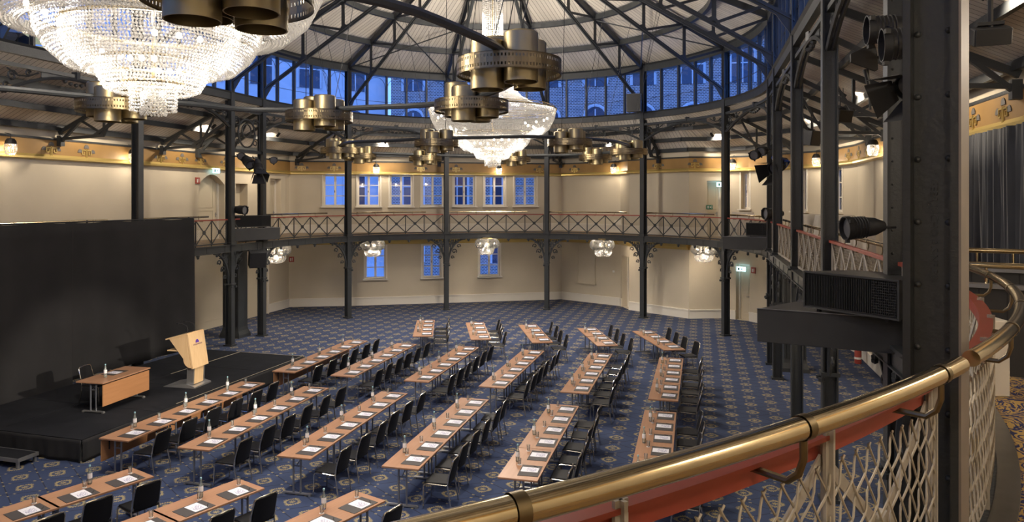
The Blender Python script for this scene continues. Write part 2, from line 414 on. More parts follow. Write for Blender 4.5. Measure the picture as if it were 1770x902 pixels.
for i in range(len(WL)):
    p, q = WL[i], WL[(i + 1) % len(WL)]; d = (q - p); L = d.length; d.normalize(); n = seg_n(p, q)
    nm = side_name[i] if i < len(side_name) else 'near'
    w = mbs.setdefault(nm, MB()); ops = OPEN.get(i, [])
    xs = sorted({0, L} | {o[0] for o in ops} | {o[1] for o in ops}); zs = sorted({0, 8.1} | {o[2] for o in ops} | {o[3] for o in ops})
    for a, b in zip(xs, xs[1:]):
        for c, e in zip(zs, zs[1:]):
            if any(o[0] <= a and b <= o[1] and o[2] <= c and e <= o[3] for o in ops): continue
            w.quad(V3(p + d * a, c), V3(p + d * a, e), V3(p + d * b, e), V3(p + d * b, c))
    for s0, s1, z0, z1, kd in ops:
        a, b = p + d * s0, p + d * s1; a2, b2 = a - n * TH, b - n * TH
        w.quad(V3(a, z0), V3(a2, z0), V3(a2, z1), V3(a, z1)); w.quad(V3(b, z0), V3(b, z1), V3(b2, z1), V3(b2, z0))
        w.quad(V3(a, z1), V3(a2, z1), V3(b2, z1), V3(b, z1)); w.quad(V3(a, z0), V3(b, z0), V3(b2, z0), V3(a2, z0))
        if kd == 'd': w.quad(V3(a2, z0), V3(b2, z0), V3(b2, z1), V3(a2, z1))
    # outer skin keeps daylight out of the reveals
for nm, w in mbs.items(): struct(w.build('wall_' + nm, M['wall']), 'beige plaster wall of the hall, %s stretch' % nm.replace('_', ' '), 'wall')
# baseboards, lower and upper
def strip(i, s0, s1, z0, z1, t, mb):
    p, q = WL[i], WL[(i + 1) % len(WL)]; d = (q - p).normalized(); n = seg_n(p, q)
    mb.box(V3(p + d * (s0 + s1) / 2 + n * t / 2, (z0 + z1) / 2), (s1 - s0, t, z1 - z0), math.atan2(d.y, d.x))
bb = MB(); bu = MB()
for i in range(NVIS - 1):
    L = (WL[i + 1] - WL[i]).length
    for z, mbx in ((0, bb), (ZF, bu)):
        cuts = sorted((o[0], o[1]) for o in OPEN.get(i, []) if o[4] == 'd' and abs(o[2] - z) < .1); x = 0
        for c0, c1 in cuts + [(L, L)]:
            if c0 - x > .05:
                strip(i, x, c0, z, z + .36, .05, mbx); strip(i, x, c0, z + .36, z + .42, .075, mbx)
            x = c1
struct(bb.build('baseboard_lower', M['wall_white']), 'cream baseboard around the ground floor walls', 'baseboard')
struct(bu.build('baseboard_upper', M['wall_white']), 'cream baseboard around the balcony walls', 'baseboard')

# windows
wn = 0
def window(i, s0, s1, z0, z1, label, rows=3, inset=.16):
    global wn; wn += 1
    p, q = WL[i], WL[i + 1]; d = (q - p).normalized(); n = seg_n(p, q); c = p + d * (s0 + s1) / 2 - n * inset
    t = thing('window_%d' % wn, label, 'window', V3(c, z0), math.atan2(d.y, d.x)); t['kind'] = 'structure'
    W, H = s1 - s0, z1 - z0
    f = MB(); e = .09
    f.box((-W / 2 + e / 2, 0, H / 2), (e, .09, H)); f.box((W / 2 - e / 2, 0, H / 2), (e, .09, H)); f.box((0, 0, H - e / 2), (W - 2 * e, .09, e)); f.box((0, 0, e / 2), (W - 2 * e, .09, e)); f.box((0, 0, H / 2), (.11, .10, H - 2 * e))
    f.build('window_frame', M['wall_white'], t)
    g = MB()
    for k in range(1, rows):
        for sx in (-1, 1): g.box((sx * W / 4, 0, H * k / rows), (W / 2 - e - .05, .05, .045))
    g.build('glazing_bar', M['wall_white'], t)
    b = MB(); b.box((0, 0, H / 2), (W - 2 * e, .008, H - 2 * e)); b.build('pane', M['glass'], t)
    b = MB(); b.box((0, -inset - .04, -.03), (W + .22, .26, .06)); b.build('window_sill', M['wall_white'], t)
    b = MB(); e2 = .07
    for sx in (-1, 1): b.box((sx * (W / 2 + e2 / 2), -inset - .012, H / 2), (e2, .03, H))
    b.build('casing', M['wall_white'], t)
    b = MB(); b.tube([(-.02, -.06, H * .5), (-.02, -.09, H * .5), (-.02, -.09, H * .5 - .10)], .012, 6); b.build('handle', M['brass'], t)
for k, w in enumerate(UP_WIN): window(*w, 'white upper window in the far wall, %s from the left of seven' % ORD[k])
for k, w in enumerate(LOW_WIN): window(*w, 'white ground floor window under the balcony, %s from the left of three' % ORD[k])
for k, w in enumerate(RIGHT_WIN): window(*w, 'narrow deep-set balcony window on the right side, %s from the left' % ORD[k], inset=.30)
dn = 0
def door(i, s0, s1, z0, z1, label, leaves=1, inset=TH - .05, kick=0):
    global dn; dn += 1
    p, q = WL[i], WL[i + 1]; d = (q - p).normalized(); n = seg_n(p, q); c = p + d * (s0 + s1) / 2 - n * inset
    t = thing('door_%d' % dn, label, 'door', V3(c, z0), math.atan2(d.y, d.x)); t['kind'] = 'structure'
    W, H = s1 - s0, z1 - z0; e = .08; f = MB()
    f.box((-W / 2 + e / 2, -.04, H / 2), (e, .10, H)); f.box((W / 2 - e / 2, -.04, H / 2), (e, .10, H)); f.box((0, -.04, H - e / 2), (W - 2 * e, .10, e)); f.build('door_frame', M['wall_white'], t)
    lw = (W - 2 * e) / leaves
    for k in range(leaves):
        cx = -W / 2 + e + lw * (k + .5); g = MB(); g.box((cx, 0, (H - e) / 2), (lw - .01, .05, H - e)); lf = g.build('door_leaf', M['door'], t)
        g = MB(); pw = lw * .66
        for zc, hh in ((H * .27, H * .34), (H * .70, H * .42)):
            for a, b, c2, d2 in ((-pw / 2, 0, .02, hh), (pw / 2, 0, .02, hh)): g.box((cx + a, -.03, zc), (c2, .02, d2))
            for sz in (-1, 1): g.box((cx, -.03, zc + sz * hh / 2), (pw + .02, .02, .02))
        g.build('moulding', M['door'], lf)
        g = MB(); hx = cx + (lw / 2 - .07) * (1 if k == 0 else -1); g.tube([(hx, -.03, 1.05), (hx, -.09, 1.05), (hx - .12 * (1 if k == 0 else -1), -.09, 1.05)], .012, 6); g.box((hx, -.03, 1.03), (.04, .015, .2)); g.build('handle', M['steel'], lf)
    return t
DL = ['white arched-niche door on the upper left wall', None, 'cream framed door at the balcony beyond the second left column', 'recessed door beside the black curtain at ground level', 'cream door under a lit exit sign on the right of the balcony',
      'narrow recessed door in the far right of the ground floor wall', 'cream panelled door under the exit sign at ground level on the right']
for w, l in zip(DOORS_OPEN, DL):
    if l: door(*w, l)
# segmental head over the arched niche
i, s0, s1, z0, z1 = DOORS_OPEN[0]; p, q = WL[i], WL[i + 1]; d = (q - p).normalized(); n = seg_n(p, q); W = s1 - s0
sp_ = MB(); K = 10
for s in (-1, 1):
    poly = [V3(p + d * ((s0 + s1) / 2 + s * W / 2) + n * .004, z1 - .42)] + [V3(p + d * ((s0 + s1) / 2 + s * W / 2 * (1 - k / K)) + n * .004, z1 - .42 + .42 * math.sin(PI / 2 * k / K)) for k in range(K + 1)] + [V3(p + d * ((s0 + s1) / 2) + n * .004, z1 + .01), V3(p + d * ((s0 + s1) / 2 + s * W / 2) + n * .004, z1 + .01)]
    sp_.extr(poly, V3(-n * TH * .9, 0))
struct(sp_.build('trim_arch_head', M['wall']), 'curved plaster head over the white door niche', 'arch')
# double door at the left far corner, flat against the wall
i, w0, sA = hit(459); _, w1, sB = hit(494)
door(i, sA, sB, 0, 3.3, 'tall cream double door in the left ground floor wall behind the slender column', 2, inset=-.06)

# balcony slab and soffit
def inner(pt):                   # nearest point and parameter on the stadium
    r_ = pt - C2; u, v = r_.dot(A_), r_.dot(B_)
    if v >= 0: n = r_.normalized(); return n, C2
    if v <= -LS: r2 = pt - C1; return r2.normalized(), C1
    n = A_ if u > 0 else -A_; return n, C2 + v * B_
dense = []
for i in range(len(WL)):
    p, q = WL[i], WL[(i + 1) % len(WL)]; K = max(1, int((q - p).length / .45))
    for k in range(K): dense.append(p + (q - p) * k / K)
def ringpt(pt, r):
    n, c = inner(pt); return c + n * r
N = len(dense)
top = MB(); sof = MB(); ceil = MB()
acc = 0
for k in range(N):
    a, b = dense[k], dense[(k + 1) % N]; ia, ib = ringpt(a, R - .06), ringpt(b, R - .06)
    top.quad(V3(a, ZF), V3(b, ZF), V3(ib, ZF), V3(ia, ZF))
    sof.quad(V3(a, ZFB + .06), V3(ia, ZFB + .06), V3(ib, ZFB + .06), V3(b, ZFB + .06))
    ja, jb = ringpt(a, R + .05), ringpt(b, R + .05); l = (jb - ja).length; m0 = acc; acc += max(l, .02)
    e = V3(a - (ja - a) * .02, 7.78)
    w = (b - a).length
    ceil.quad(V3(ja, 9.22), V3(jb, 9.22), V3(b, 7.78), V3(a, 7.78), ((m0, 0), (acc, 0), (m0 + (l + w) / 2 + (w - l) / 2, 3), (m0 - (w - l) * 0, 3)))
struct(top.build('floor_balcony', M['carpet2']), 'blue and gold leaf-patterned carpet of the balcony floor', 'floor')
struct(sof.build('ceiling_under_balcony', M['wall_white']), 'cream underside of the balcony', 'ceiling')
struct(ceil.build('ceiling_aisle', M['boards']), 'sloping boarded ceiling over the balcony', 'ceiling')
def around(s0, s1, off=0, step=.4):
    K = max(2, int((s1 - s0) / step)); return [path(s0 + (s1 - s0) * k / K, off) for k in range(K + 1)]
ALL = around(-LS - HALF / 2, HALF + LS + HALF / 2, 0, .4)[:-1]
f = MB(); f.sweep(ALL, [(-.14, ZFB), (-.14, ZFB + .02), (-.10, ZFB + .02), (-.10, ZF - .02), (-.15, ZF - .02), (-.15, ZF + .02), (.06, ZF + .02), (.06, ZFB)], True)
f.build('trim_1', M['iron']); struct(bpy.data.objects['trim_1'], 'dark riveted iron edge beam of the balcony', 'beam')
# rivets and pendants under the fascia, gilded soffit strip
pn = MB(); s = -8.0
while s < HALF + LS + 6:
    p, n = path(s, -.12); 
    for dz in (0, -.05): pn.lathe([(0, -.045), (.045, -.02), (.05, .02), (0, .045)], 6, V3(p, ZFB - .04 + dz))
    pn.box(V3(p, ZFB - .03), (.16, .03, .05), math.atan2(n.y, n.x) + PI / 2)
    pn.box(V3(path(s + .5, -.105)[0], (ZF + ZFB) / 2), (.035, .012, .22), math.atan2(n.y, n.x) + PI / 2)
    s += BAY / 5
struct(pn.build('trim_2', M['iron']), 'small iron pendants under the balcony edge', 'trim')
off1 = offset_line(WL, .02); gl = MB()
for k in range(len(WL)):
    a, b = off1[k], off1[(k + 1) % len(WL)]; n = seg_n(WL[k], WL[(k + 1) % len(WL)])
    gl.extr([V3(a, 3.46), V3(a + n * .30, 3.46), V3(a + n * .22, 3.30), V3(a + n * .04, 3.16), V3(a, 3.16)], V3(b - a, 0))
struct(gl.build('trim_3', M['gilt']), 'gilded cornice below the balcony ceiling', 'cornice')
# ochre cornice of the balcony walls
ga = MB(); gb = MB(); gc = MB(); o0 = offset_line(WL, 0); o1 = offset_line(WL, .10); o2 = offset_line(WL, .16)
for k in range(len(WL)):
    j = (k + 1) % len(WL)
    ga.quad(V3(o1[k], 6.88), V3(o1[k], 7.40), V3(o1[j], 7.40), V3(o1[j], 6.88)); ga.quad(V3(o1[k], 7.40), V3(o0[k], 7.40), V3(o0[j], 7.40), V3(o1[j], 7.40))
    gb.quad(V3(o2[k], 6.78), V3(o2[k], 6.84), V3(o2[j], 6.84), V3(o2[j], 6.78)); gb.quad(V3(o2[k], 6.84), V3(o1[k], 6.92), V3(o1[j], 6.92), V3(o2[j], 6.84)); gb.quad(V3(o0[k], 6.74), V3(o2[k], 6.78), V3(o2[j], 6.78), V3(o0[j], 6.74))
    gc.quad(V3(o1[k], 7.38), V3(o1[k], 7.46), V3(o1[j], 7.46), V3(o1[j], 7.38)); gc.quad(V3(o1[k], 7.46), V3(o0[k], 7.46), V3(o0[j], 7.46), V3(o1[j], 7.46))
struct(ga.build('trim_4', M['gold']), 'ochre painted cornice band around the balcony walls', 'cornice')
struct(gb.build('trim_5', M['gilt']), 'gilt moulding along the foot of the ochre cornice', 'moulding')
struct(gc.build('trim_6', M['iron']), 'dark line along the top of the ochre cornice', 'moulding')

# ------------------------------------------------------------------ exterior seen through the glass
def facade(name, label, p, q, m, rows, base, z1=21):
    p = Vector(p); q = Vector(q); d = (q - p); L = d.length; d.normalize(); rz = math.atan2(d.y, d.x)
    t = thing(name, label, 'building', V3(p, 0), rz); b = MB(); b.box((L / 2, 2, z1 / 2), (L, 4, z1)); b.build('wall', m, t)
    nW = int(L / 3.1)
    for r in range(rows):
        for k in range(nW):
            x = 1.6 + k * 3.1; z = base + r * 3.9; K = 8
            arc = [(x - .72, -.05, z), (x + .72, -.05, z)] + [(x + .72 * math.cos(PI * a / K), -.05, z + 1.9 + .72 * math.sin(PI * a / K)) for a in range(K + 1)]
            w = MB(); w.extr(arc, (0, .12, 0)); wo = w.build('window', M['ext_lit'] if (k * 7 + r * 5) % 11 == 0 else M['ext_glass'], t)
            f = MB(); f.tube([(x - .76, -.06, z), (x - .76, -.06, z + 1.9)] + [(x - .76 * math.cos(PI * a / K), -.06, z + 1.9 + .76 * math.sin(PI * a / K)) for a in range(K + 1)] + [(x + .76, -.06, z)], .09, 4)
            f.box((x, -.06, z + 1.2), (.07, .05, 2.4)); f.box((x, -.06, z + 1.25), (1.4, .05, .07)); f.build('window_surround', M['ext_pale'], wo)
facade('brick_building', 'brick building with arched windows outside, behind the right clerestory glass', (-8.2, 49.5), (21, 44.5), M['brick'], 5, 1.2)
facade('brick_building', 'brick building outside beyond the right edge of the hall', (21.3, 44), (27, 22), M['brick'], 4, 1.2)
facade('pale_building', 'pale rendered building with arched windows outside, behind the left clerestory glass', (-31, 38), (-8.6, 50.5), M['ext_pale'], 5, 1.2)
facade('pale_building', 'pale rendered building outside beyond the left side of the hall', (-33, 8), (-31.5, 37), M['ext_pale'], 4, 1.2)

# ------------------------------------------------------------------ clerestory and roof
ZS, ZT, ZE, ZA = 9.52, 11.38, 11.72, 16.2          # sill, glass top, eaves, apex
SL = (ZA - ZE) / R
f = MB(); f.sweep(ALL, [(-.10, 9.22), (-.10, ZS - .06), (-.16, ZS), (.12, ZS), (.12, 9.22)], True); struct(f.build('trim_7', M['iron']), 'dark sill band under the clerestory glass', 'beam')
f = MB(); f.sweep(ALL, [(-.12, ZT), (-.12, ZE - .06), (-.20, ZE), (.30, ZE), (.30, ZT)], True); struct(f.build('trim_8', M['iron']), 'dark eaves beam above the clerestory glass', 'beam')
f = MB(); f.sweep(ALL, [(-.06, 8.90), (-.06, 9.00), (.06, 9.00), (.06, 8.90)], True); struct(f.build('trim_9', M['iron']), 'slim iron ring beam above the cast arches', 'beam')
COLS = [('A', 0), ('C', BAY), ('D', 2 * BAY), ('E', 3 * BAY), ('F', 4 * BAY), ('G', 5 * BAY), ('H', HALF), ('I', HALF + NB), ('J', HALF + NB + SB), ('K', HALF + NB + 2 * SB), ('L', HALF + 15.86), ('N', HALF + LS), ('O', HALF + LS + BAY), ('B', -NB), ('M', -NB - SB)]
CS = dict(COLS)
stops = [-LS, -15.86, -NB - 2 * SB, -NB - SB, -NB, 0] + [BAY * k for k in range(1, 7)] + [HALF + NB, HALF + NB + SB, HALF + NB + 2 * SB, HALF + 15.86, HALF + LS, HALF + LS + BAY, HALF + LS + 2 * BAY]
for k, (s0, s1) in enumerate(zip(stops, stops[1:])):
    w = thing('window_clerestory', 'tall clerestory window bay under the dome, %s from the left end' % (ORD + ['fifteenth', 'sixteenth', 'seventeenth', 'eighteenth', 'nineteenth'])[k], 'window', V3(path(s0)[0], ZS)); w['kind'] = 'structure'; w.name = 'window_%d' % (20 + k)
    o = Vector(w.location); nb = 5 if s1 - s0 > 3 else 2; fr = MB(); gm = MB()
    for j in range(nb + 1):
        p, n = path(s0 + (s1 - s0) * j / nb, 0); fr.box(V3(p, (ZS + ZT) / 2) - o, (.14, .07, ZT - ZS), math.atan2(n.y, n.x))
        if j < nb:
            p2, n2 = path(s0 + (s1 - s0) * (j + 1) / nb, 0); 
            gm.quad(V3(p, ZS) - o, V3(p2, ZS) - o, V3(p2, ZT) - o, V3(p, ZT) - o)
            pm, nm_ = path(s0 + (s1 - s0) * (j + .5) / nb, .03); hw = (p2 - p).length / 2 - .06; tt = Vector((nm_.y, -nm_.x))
            arc = [V3(pm + tt * hw * math.cos(PI * a / 8), ZT - hw - .08 + hw * math.sin(PI * a / 8)) - o for a in range(9)]
            fr.tube([V3(pm + tt * hw, ZS) - o] + arc + [V3(pm - tt * hw, ZS) - o], .012, 4)
            fr.bar(V3(p, ZS + .62) - o, V3(p2, ZS + .62) - o, .018, .018)
    fr.build('mullion', M['iron'], w); gm.build('pane', M['glass'], w)
# roof lining: cone, ridge, cone
rf = MB(); SUB = 6
def roofseg(P0, P1, ax0, ax1, w, ubase):
    KR = 6
    for j in range(KR):
        a, b = j / KR, (j + 1) / KR
        q = [P0.lerp(ax0, a), P1.lerp(ax1, a), P1.lerp(ax1, b), P0.lerp(ax0, b)]
        yield q, a, b
for i in range(len(ALL)):
    pass
def lining(s0, s1, K, straight):
    for k in range(K):
        sa, sb = s0 + (s1 - s0) * k / K, s0 + (s1 - s0) * (k + 1) / K
        pa, na = path(sa, .25); pb, nb_ = path(sb, .25); ax_a = pa - na * (R + .25); ax_b = pb - nb_ * (R + .25)
        z0 = ZE + .02
        for j in range(6):
            a, b = j / 6, (j + 1) / 6
            def PT(p, ax, t): return V3(p.lerp(ax, t), z0 + (ZA - z0) * t)
            if straight: ua, ub = sa, sb; us = ((ua, 0), (ub, 0), (ub, 1), (ua, 1))
            else:
                tm = (math.floor((k + .5) * 1.0 / (K / round((s1 - s0) / BAY))) + .5) * BAY + s0
                def U(s_, t): return (R * (1 - t)) * math.sin((s_ - tm) / R) + 50
                us = ((U(sa, a), a), (U(sb, a), a), (U(sb, b), b), (U(sa, b), b))
            rf.quad(PT(pa, ax_a, a), PT(pb, ax_b, a), PT(pb, ax_b, b), PT(pa, ax_a, b), us)
lining(0, HALF, 36, False); lining(HALF, HALF + LS, 8, True); lining(HALF + LS, 2 * HALF + LS, 36, False); lining(-LS, 0, 8, True)
struct(rf.build('ceiling', M['boards']), 'cream boarded dome ceiling', 'ceiling')
# purlin rings
def oval(inw, z, w, h, step=.5):
    r = R - inw; pts = []
    K = max(16, int(PI * r / step))
    for k in range(K + 1): t = PI - PI * k / K; n = math.cos(t) * A_ + math.sin(t) * B_; pts.append((C2 + r * n, n))
    for k in range(K + 1): t = -PI * k / K; n = math.cos(t) * A_ + math.sin(t) * B_; pts.append((C1 + r * n, n))
    m_ = MB(); m_.sweep(pts, [(-w / 2, z - h), (-w / 2, z), (w / 2, z), (w / 2, z - h)], True); return m_
RINGS = [1.85, 3.6, 5.35, 7.1, 8.7]
for k, inw in enumerate(RINGS):
    struct(oval(inw, ZE + SL * inw - .02, .16, .22).build('trim_%d' % (10 + k), M['iron']), 'oval roof purlin, %s up from the eaves' % ORD[k], 'beam')
# roof trusses
def truss(P, n, label):
    t = thing('roof_truss', label, 'roof truss', V3(P, 9.6)); o = Vector(t.location)
    def at(r, z): return V3(P - n * (R - r), z) - o
    def zt(r): return ZE + SL * (R - r) - .14
    def zb(r): return 9.85 + .62 * (R - r)
    re = 1.0
    c = MB(); c.bar(at(R, zt(R)), at(.25, zt(.25)), .15, .20); c.build('top_chord', M['iron'], t)
    c = MB(); c.bar(at(R - .05, zb(R)), at(re + .8, min(zb(re + .8), zt(re + .8) - .1)), .07, .15); c.bar(at(R - .05, zb(R)), at(re + .8, min(zb(re + .8), zt(re + .8) - .1)), .15, .03); c.build('bottom_chord', M['iron'], t)
    w = MB(); rs = [R - .1] + [R - x for x in RINGS[:4]]
    tn = Vector((n.y, -n.x, 0))
    for k, r in enumerate(rs):
        if k: w.bar(at(r, zb(r)), at(r, zt(r)), .07, .11, V3(n, 0))
        if k + 1 < len(rs): w.bar(at(r, zt(r)) if k else at(r, zt(r) - .1), at(rs[k + 1], zb(rs[k + 1])), .05, .09)
    w.build('web_bar', M['iron'], t)
    for r in rs[1:]:
        for z in (zb(r), zt(r)):
            g = MB(); g.extr([at(r - .26, z + .26 * (.62 if z == zb(r) else SL)) - tn * .03, at(r, z - .24) - tn * .03 if z != zb(r) else at(r, z + .24) - tn * .03, at(r + .26, z - .26 * (.62 if z == zb(r) else SL)) - tn * .03], tn * .06); g.build('gusset_plate', M['iron'], t)
    g = MB(); g.extr([at(R - .02, zb(R) - .5) - tn * .03, at(R - .02, zb(R) + .1) - tn * .03, at(R - .62, zb(R - .62)) - tn * .03], tn * .06)
    g.build('gusset_plate', M['iron'], t)
for k, s in enumerate(stops[:-1]):
    P, n = path(s); truss(P, n, 'dark iron roof truss, %s clockwise from the left end of the hall' % (ORD + ['fifteenth', 'sixteenth', 'seventeenth', 'eighteenth', 'nineteenth'])[k])
# cross rods in three roof bays
for s0, lb in ((BAY, 'crossed tie rods in the roof bay left of the far chandelier'), (4 * BAY, 'crossed tie rods in the roof bay right of the far chandelier')):
    a, na = path(s0); b, nb_ = path(s0 + BAY); m_ = MB()
    def pt(p, n, r): return V3(p - n * (R - r), ZE + SL * (R - r) - .25)
    m_.tube([pt(a, na, R - .2), pt(b, nb_, R - 3.6)], .03, 5); m_.tube([pt(b, nb_, R - .2), pt(a, na, R - 3.6)], .03, 5); tag(m_.build('tie_rod', M['iron']), lb, 'tie rod')

# ------------------------------------------------------------------ columns
def hsec(mb, z0, z1, D=.27, Wd=.20, t=.028, x0=0):
    mb.box((0, 0, (z0 + z1) / 2), (D - 2 * t, .03, z1 - z0))
    for s in (-1, 1): mb.box((s * (D / 2 - t / 2), 0, (z0 + z1) / 2), (t, Wd, z1 - z0))
def scroll(cx, cz, r0, turns, a0, s, y=0, K=14):
    return [(0, y + s * (cx + r0 * (1 - .75 * k / K) * math.cos(a0 + turns * 2 * PI * k / K)), cz + r0 * (1 - .75 * k / K) * math.sin(a0 + turns * 2 * PI * k / K)) for k in range(K + 1)]
def bracket(mb, s, z):          # cast scroll bracket, in the plane across the column
    K = 12; Wb, Hb = .86, 1.22
    arc = [(-.02, s * (.10 + Wb * (1 - math.cos(PI / 2 * k / K))), z - Hb + Hb * math.sin(PI / 2 * k / K)) for k in range(K + 1)]
    mb.tube(arc, .048, 6)
    for k in range(3, K - 1, 2): mb.bar(arc[k], (0, s * (.12 + .05 * k), z - .03), .03, .05)
    mb.tube(scroll(.40, z - .62, .13, 1.2, -.6, s), .028, 5); mb.tube(scroll(.62, z - .36, .11, 1.1, -.4, s), .026, 5); mb.tube(scroll(.30, z - .92, .09, 1.1, -.6, s), .024, 5)
    for a in (.25, .5, .75, .95): mb.bar((0, s * .12, z - .30), (0, s * (.12 + .55 * math.cos(a * PI / 2)), z - .30 + .28 * math.sin(a * PI / 2)), .02, .035)
    mb.lathe([(0, -.02), (.06, -.02), (.06, .02), (0, .02)], 8, (0, s * .20, z - .36), Matrix.Rotation(PI / 2, 3, 'Y'))
    mb.tube([(0, s * .12, z - .12), (0, s * .45, z - .20), (0, s * .72, z - .06)], .02, 5)
cnames = {'A': 'slender dark iron column beside the tall cream double door', 'B': 'dark iron column in front of the wide pier at the left, by the lectern', 'C': 'dark iron column left of the three ground floor windows',
          'D': 'dark iron column by the middle ground floor window', 'E': 'dark iron column right of the three ground floor windows', 'F': 'dark iron column between the narrow recessed door and the lit wall corner', 'G': 'dark iron column left of the ground floor door with exit sign',
          'H': 'leftmost of the dark iron columns clustered behind the right balcony box', 'I': 'second dark iron column of the cluster behind the right balcony box', 'J': 'third dark iron column of the right row, in front of the right pier', 'K': 'dark iron column left of the big black spotlight',
          'L': 'dark iron column that carries the big black spotlight', 'N': 'dark iron column almost hidden behind the riveted near column', 'O': 'large riveted iron column in the right foreground', 'M': 'dark iron column rising above the black stage curtain'}
for nm, s in COLS:
    p, n = path(s); rz = math.atan2(n.y, n.x)
    t = thing('iron_column', cnames[nm], 'column', V3(p, 0), rz)
    c = MB(); hsec(c, 0, 11.55, .27 if nm != 'O' else .215, .21 if nm != 'O' else .13); c.build('shaft', M['iron'], t)
    c = MB(); c.box((0, 0, .03), (.36, .30, .06)); c.build('base_plate', M['iron'], t)
    if nm != 'O':
        c = MB(); bracket(c, 1, ZFB); c.build('bracket', M['iron'], t); c = MB(); bracket(c, -1, ZFB); c.build('bracket', M['iron'], t)
        c = MB(); c.box((0, 0, 2.32), (.32, .27, .07)); c.lathe([(0, -.05), (.05, -.03), (.05, .03), (0, .05)], 8, (-.16, .12, 2.22)); c.lathe([(0, -.05), (.05, -.03), (.05, .03), (0, .05)], 8, (-.16, -.12, 2.22)); c.build('collar', M['iron'], t)
        c = MB(); c.box((0, 0, ZF + .05), (.34, .30, .07)); c.box((-.12, 0, ZF + .01), (.20, .36, .04)); c.build('foot_collar', M['iron'], t)
    if nm in 'OL':
        c = MB(); z = 1.0; q = .060
        while z < 9:
            for x in ((-q, q) if nm == 'O' else (-q, q)):
                for sy in (-1,):
                    c.lathe([(.0145, 0), (.0135, .008), (.009, .013), (0, .015)], 10, (x, sy * .015, z), Matrix.Rotation(PI / 2, 3, 'X'))
            z += .275
        c.build('rivet', M['iron'], t, smooth=True)['kind'] = 'stuff'
    if nm == 'O':
        c = MB(); c.box((-.09, -.035, 5), (.03, .07, 10)); c.box((.085, 0, 5), (.02, .125, 10)); c.build('edge_angle', M['iron'], t)
        c = MB(); c.box((.112, 0, 5), (.010, .13, 9.9)); c.build('outer_flange', mat('lit_grey_brown_flange', (.21, .18, .155), .45, noise=(7, .15)), t)  # paler colour paints in the lamplight that falls on this outer face
        text_mesh('embossed_lettering', 'GEBR.JUCHO A.S.NP.30', .043, .003, M['iron'], t, (-.012, -.0165, 5.37), Matrix(((0, 1, 0), (0, 0, -1), (-1, 0, 0))).to_euler())
# cast arches between the columns under the clerestory
def arch(s0, s1, label):
    p0, n0 = path(s0); t = thing('arch_girder', label, 'arch girder', V3(p0, 8.1)); o = Vector(t.location); L = s1 - s0
    def P(f_, z, off=0): p, n = path(s0 + L * f_, off); return V3(p, z) - o
    K = 16; m_ = MB()
    if L > 3:
        for off in (-.05, .05): m_.tube([P(.02 + .96 * k / K, 8.12 + .74 * math.sin(PI * (.02 + .96 * k / K)) ** .75, off) for k in range(K + 1)], .042, 5)
        for k in range(4, 12):
            fa, fb = .02 + .96 * k / K, .02 + .96 * (k + 1) / K; q0, q1 = P(fa, 8.12 + .74 * math.sin(PI * fa) ** .75), P(fb, 8.12 + .74 * math.sin(PI * fb) ** .75)
            m_.extr([q0, q1, P(fb, 8.94), P(fa, 8.94)], V3(n0, 0) * .02)
        m_.build('arch_rib', M['iron'], t)
        c = MB()
        for sg in (0, 1):
            def Q(x, z): return P(x / L if sg == 0 else 1 - x / L, z)
            for cx, cz, r, tr in ((.34, 8.66, .15, 1.3), (.80, 8.80, .09, 1.1), (.16, 8.40, .09, 1)):
                c.tube([Q(cx + r * (1 - .75 * k / 12) * math.cos(.5 + tr * 2 * PI * k / 12), cz + r * (1 - .75 * k / 12) * math.sin(.5 + tr * 2 * PI * k / 12)) for k in range(13)], .030, 4)
            c.tube([Q(.2, 8.84), Q(.5, 8.70), Q(.8, 8.72), Q(1.1, 8.86)], .022, 4)
        c.build('scroll', M['iron'], t)
        c = MB()
        for x in (-.10, -.05, 0, .05, .10): c.lathe([(0, -.06), (.06, -.02), (.07, .03), (0, .06)], 6, P(.5 + x * .8, 8.76 - .06 * math.cos(x * 15)))
        c.box(P(.5, 8.96), (.16, .16, .22), 0); c.build('crown_ornament', M['iron'], t)
    else:                        # narrow bay: a scrolled medallion
        m_.bar(P(0, 8.9), P(1, 8.9), .06, .08); m_.bar(P(0, 7.35), P(1, 7.35), .06, .12); m_.tube([P(.5 + .26 * math.cos(2 * PI * k / 18), 8.05 + .55 * math.sin(2 * PI * k / 18)) for k in range(18)], .035, 5, True)
        m_.tube([P(.5 + .14 * math.cos(2 * PI * k / 14), 8.15 + .26 * math.sin(2 * PI * k / 14)) for k in range(14)], .03, 5, True)
        for sg in (-1, 1):
            m_.tube([P(.5 + sg * (.30 + .12 * (1 - .7 * k / 12) * math.cos(.4 + 2.4 * PI * k / 12)), 8.45 + .22 * (1 - .7 * k / 12) * math.sin(.4 + 2.4 * PI * k / 12)) for k in range(13)], .025, 4)
            m_.tube([P(.5 + sg * (.28 + .10 * (1 - .7 * k / 12) * math.cos(.4 + 2.4 * PI * k / 12)), 7.72 + .18 * (1 - .7 * k / 12) * math.sin(.4 + 2.4 * PI * k / 12)) for k in range(13)], .025, 4)
            m_.bar(P(.5 + sg * .42, 7.35), P(.5 + sg * .42, 8.9), .04, .04)
        m_.build('medallion', M['iron'], t)
for k, (s0, s1) in enumerate(zip(stops[2:], stops[3:])):
    if s1 - s0 > 1.5: arch(s0, s1, 'cast iron arch with scrolls between columns, %s from the left' % (ORD + ['fifteenth', 'sixteenth', 'seventeenth'])[k])
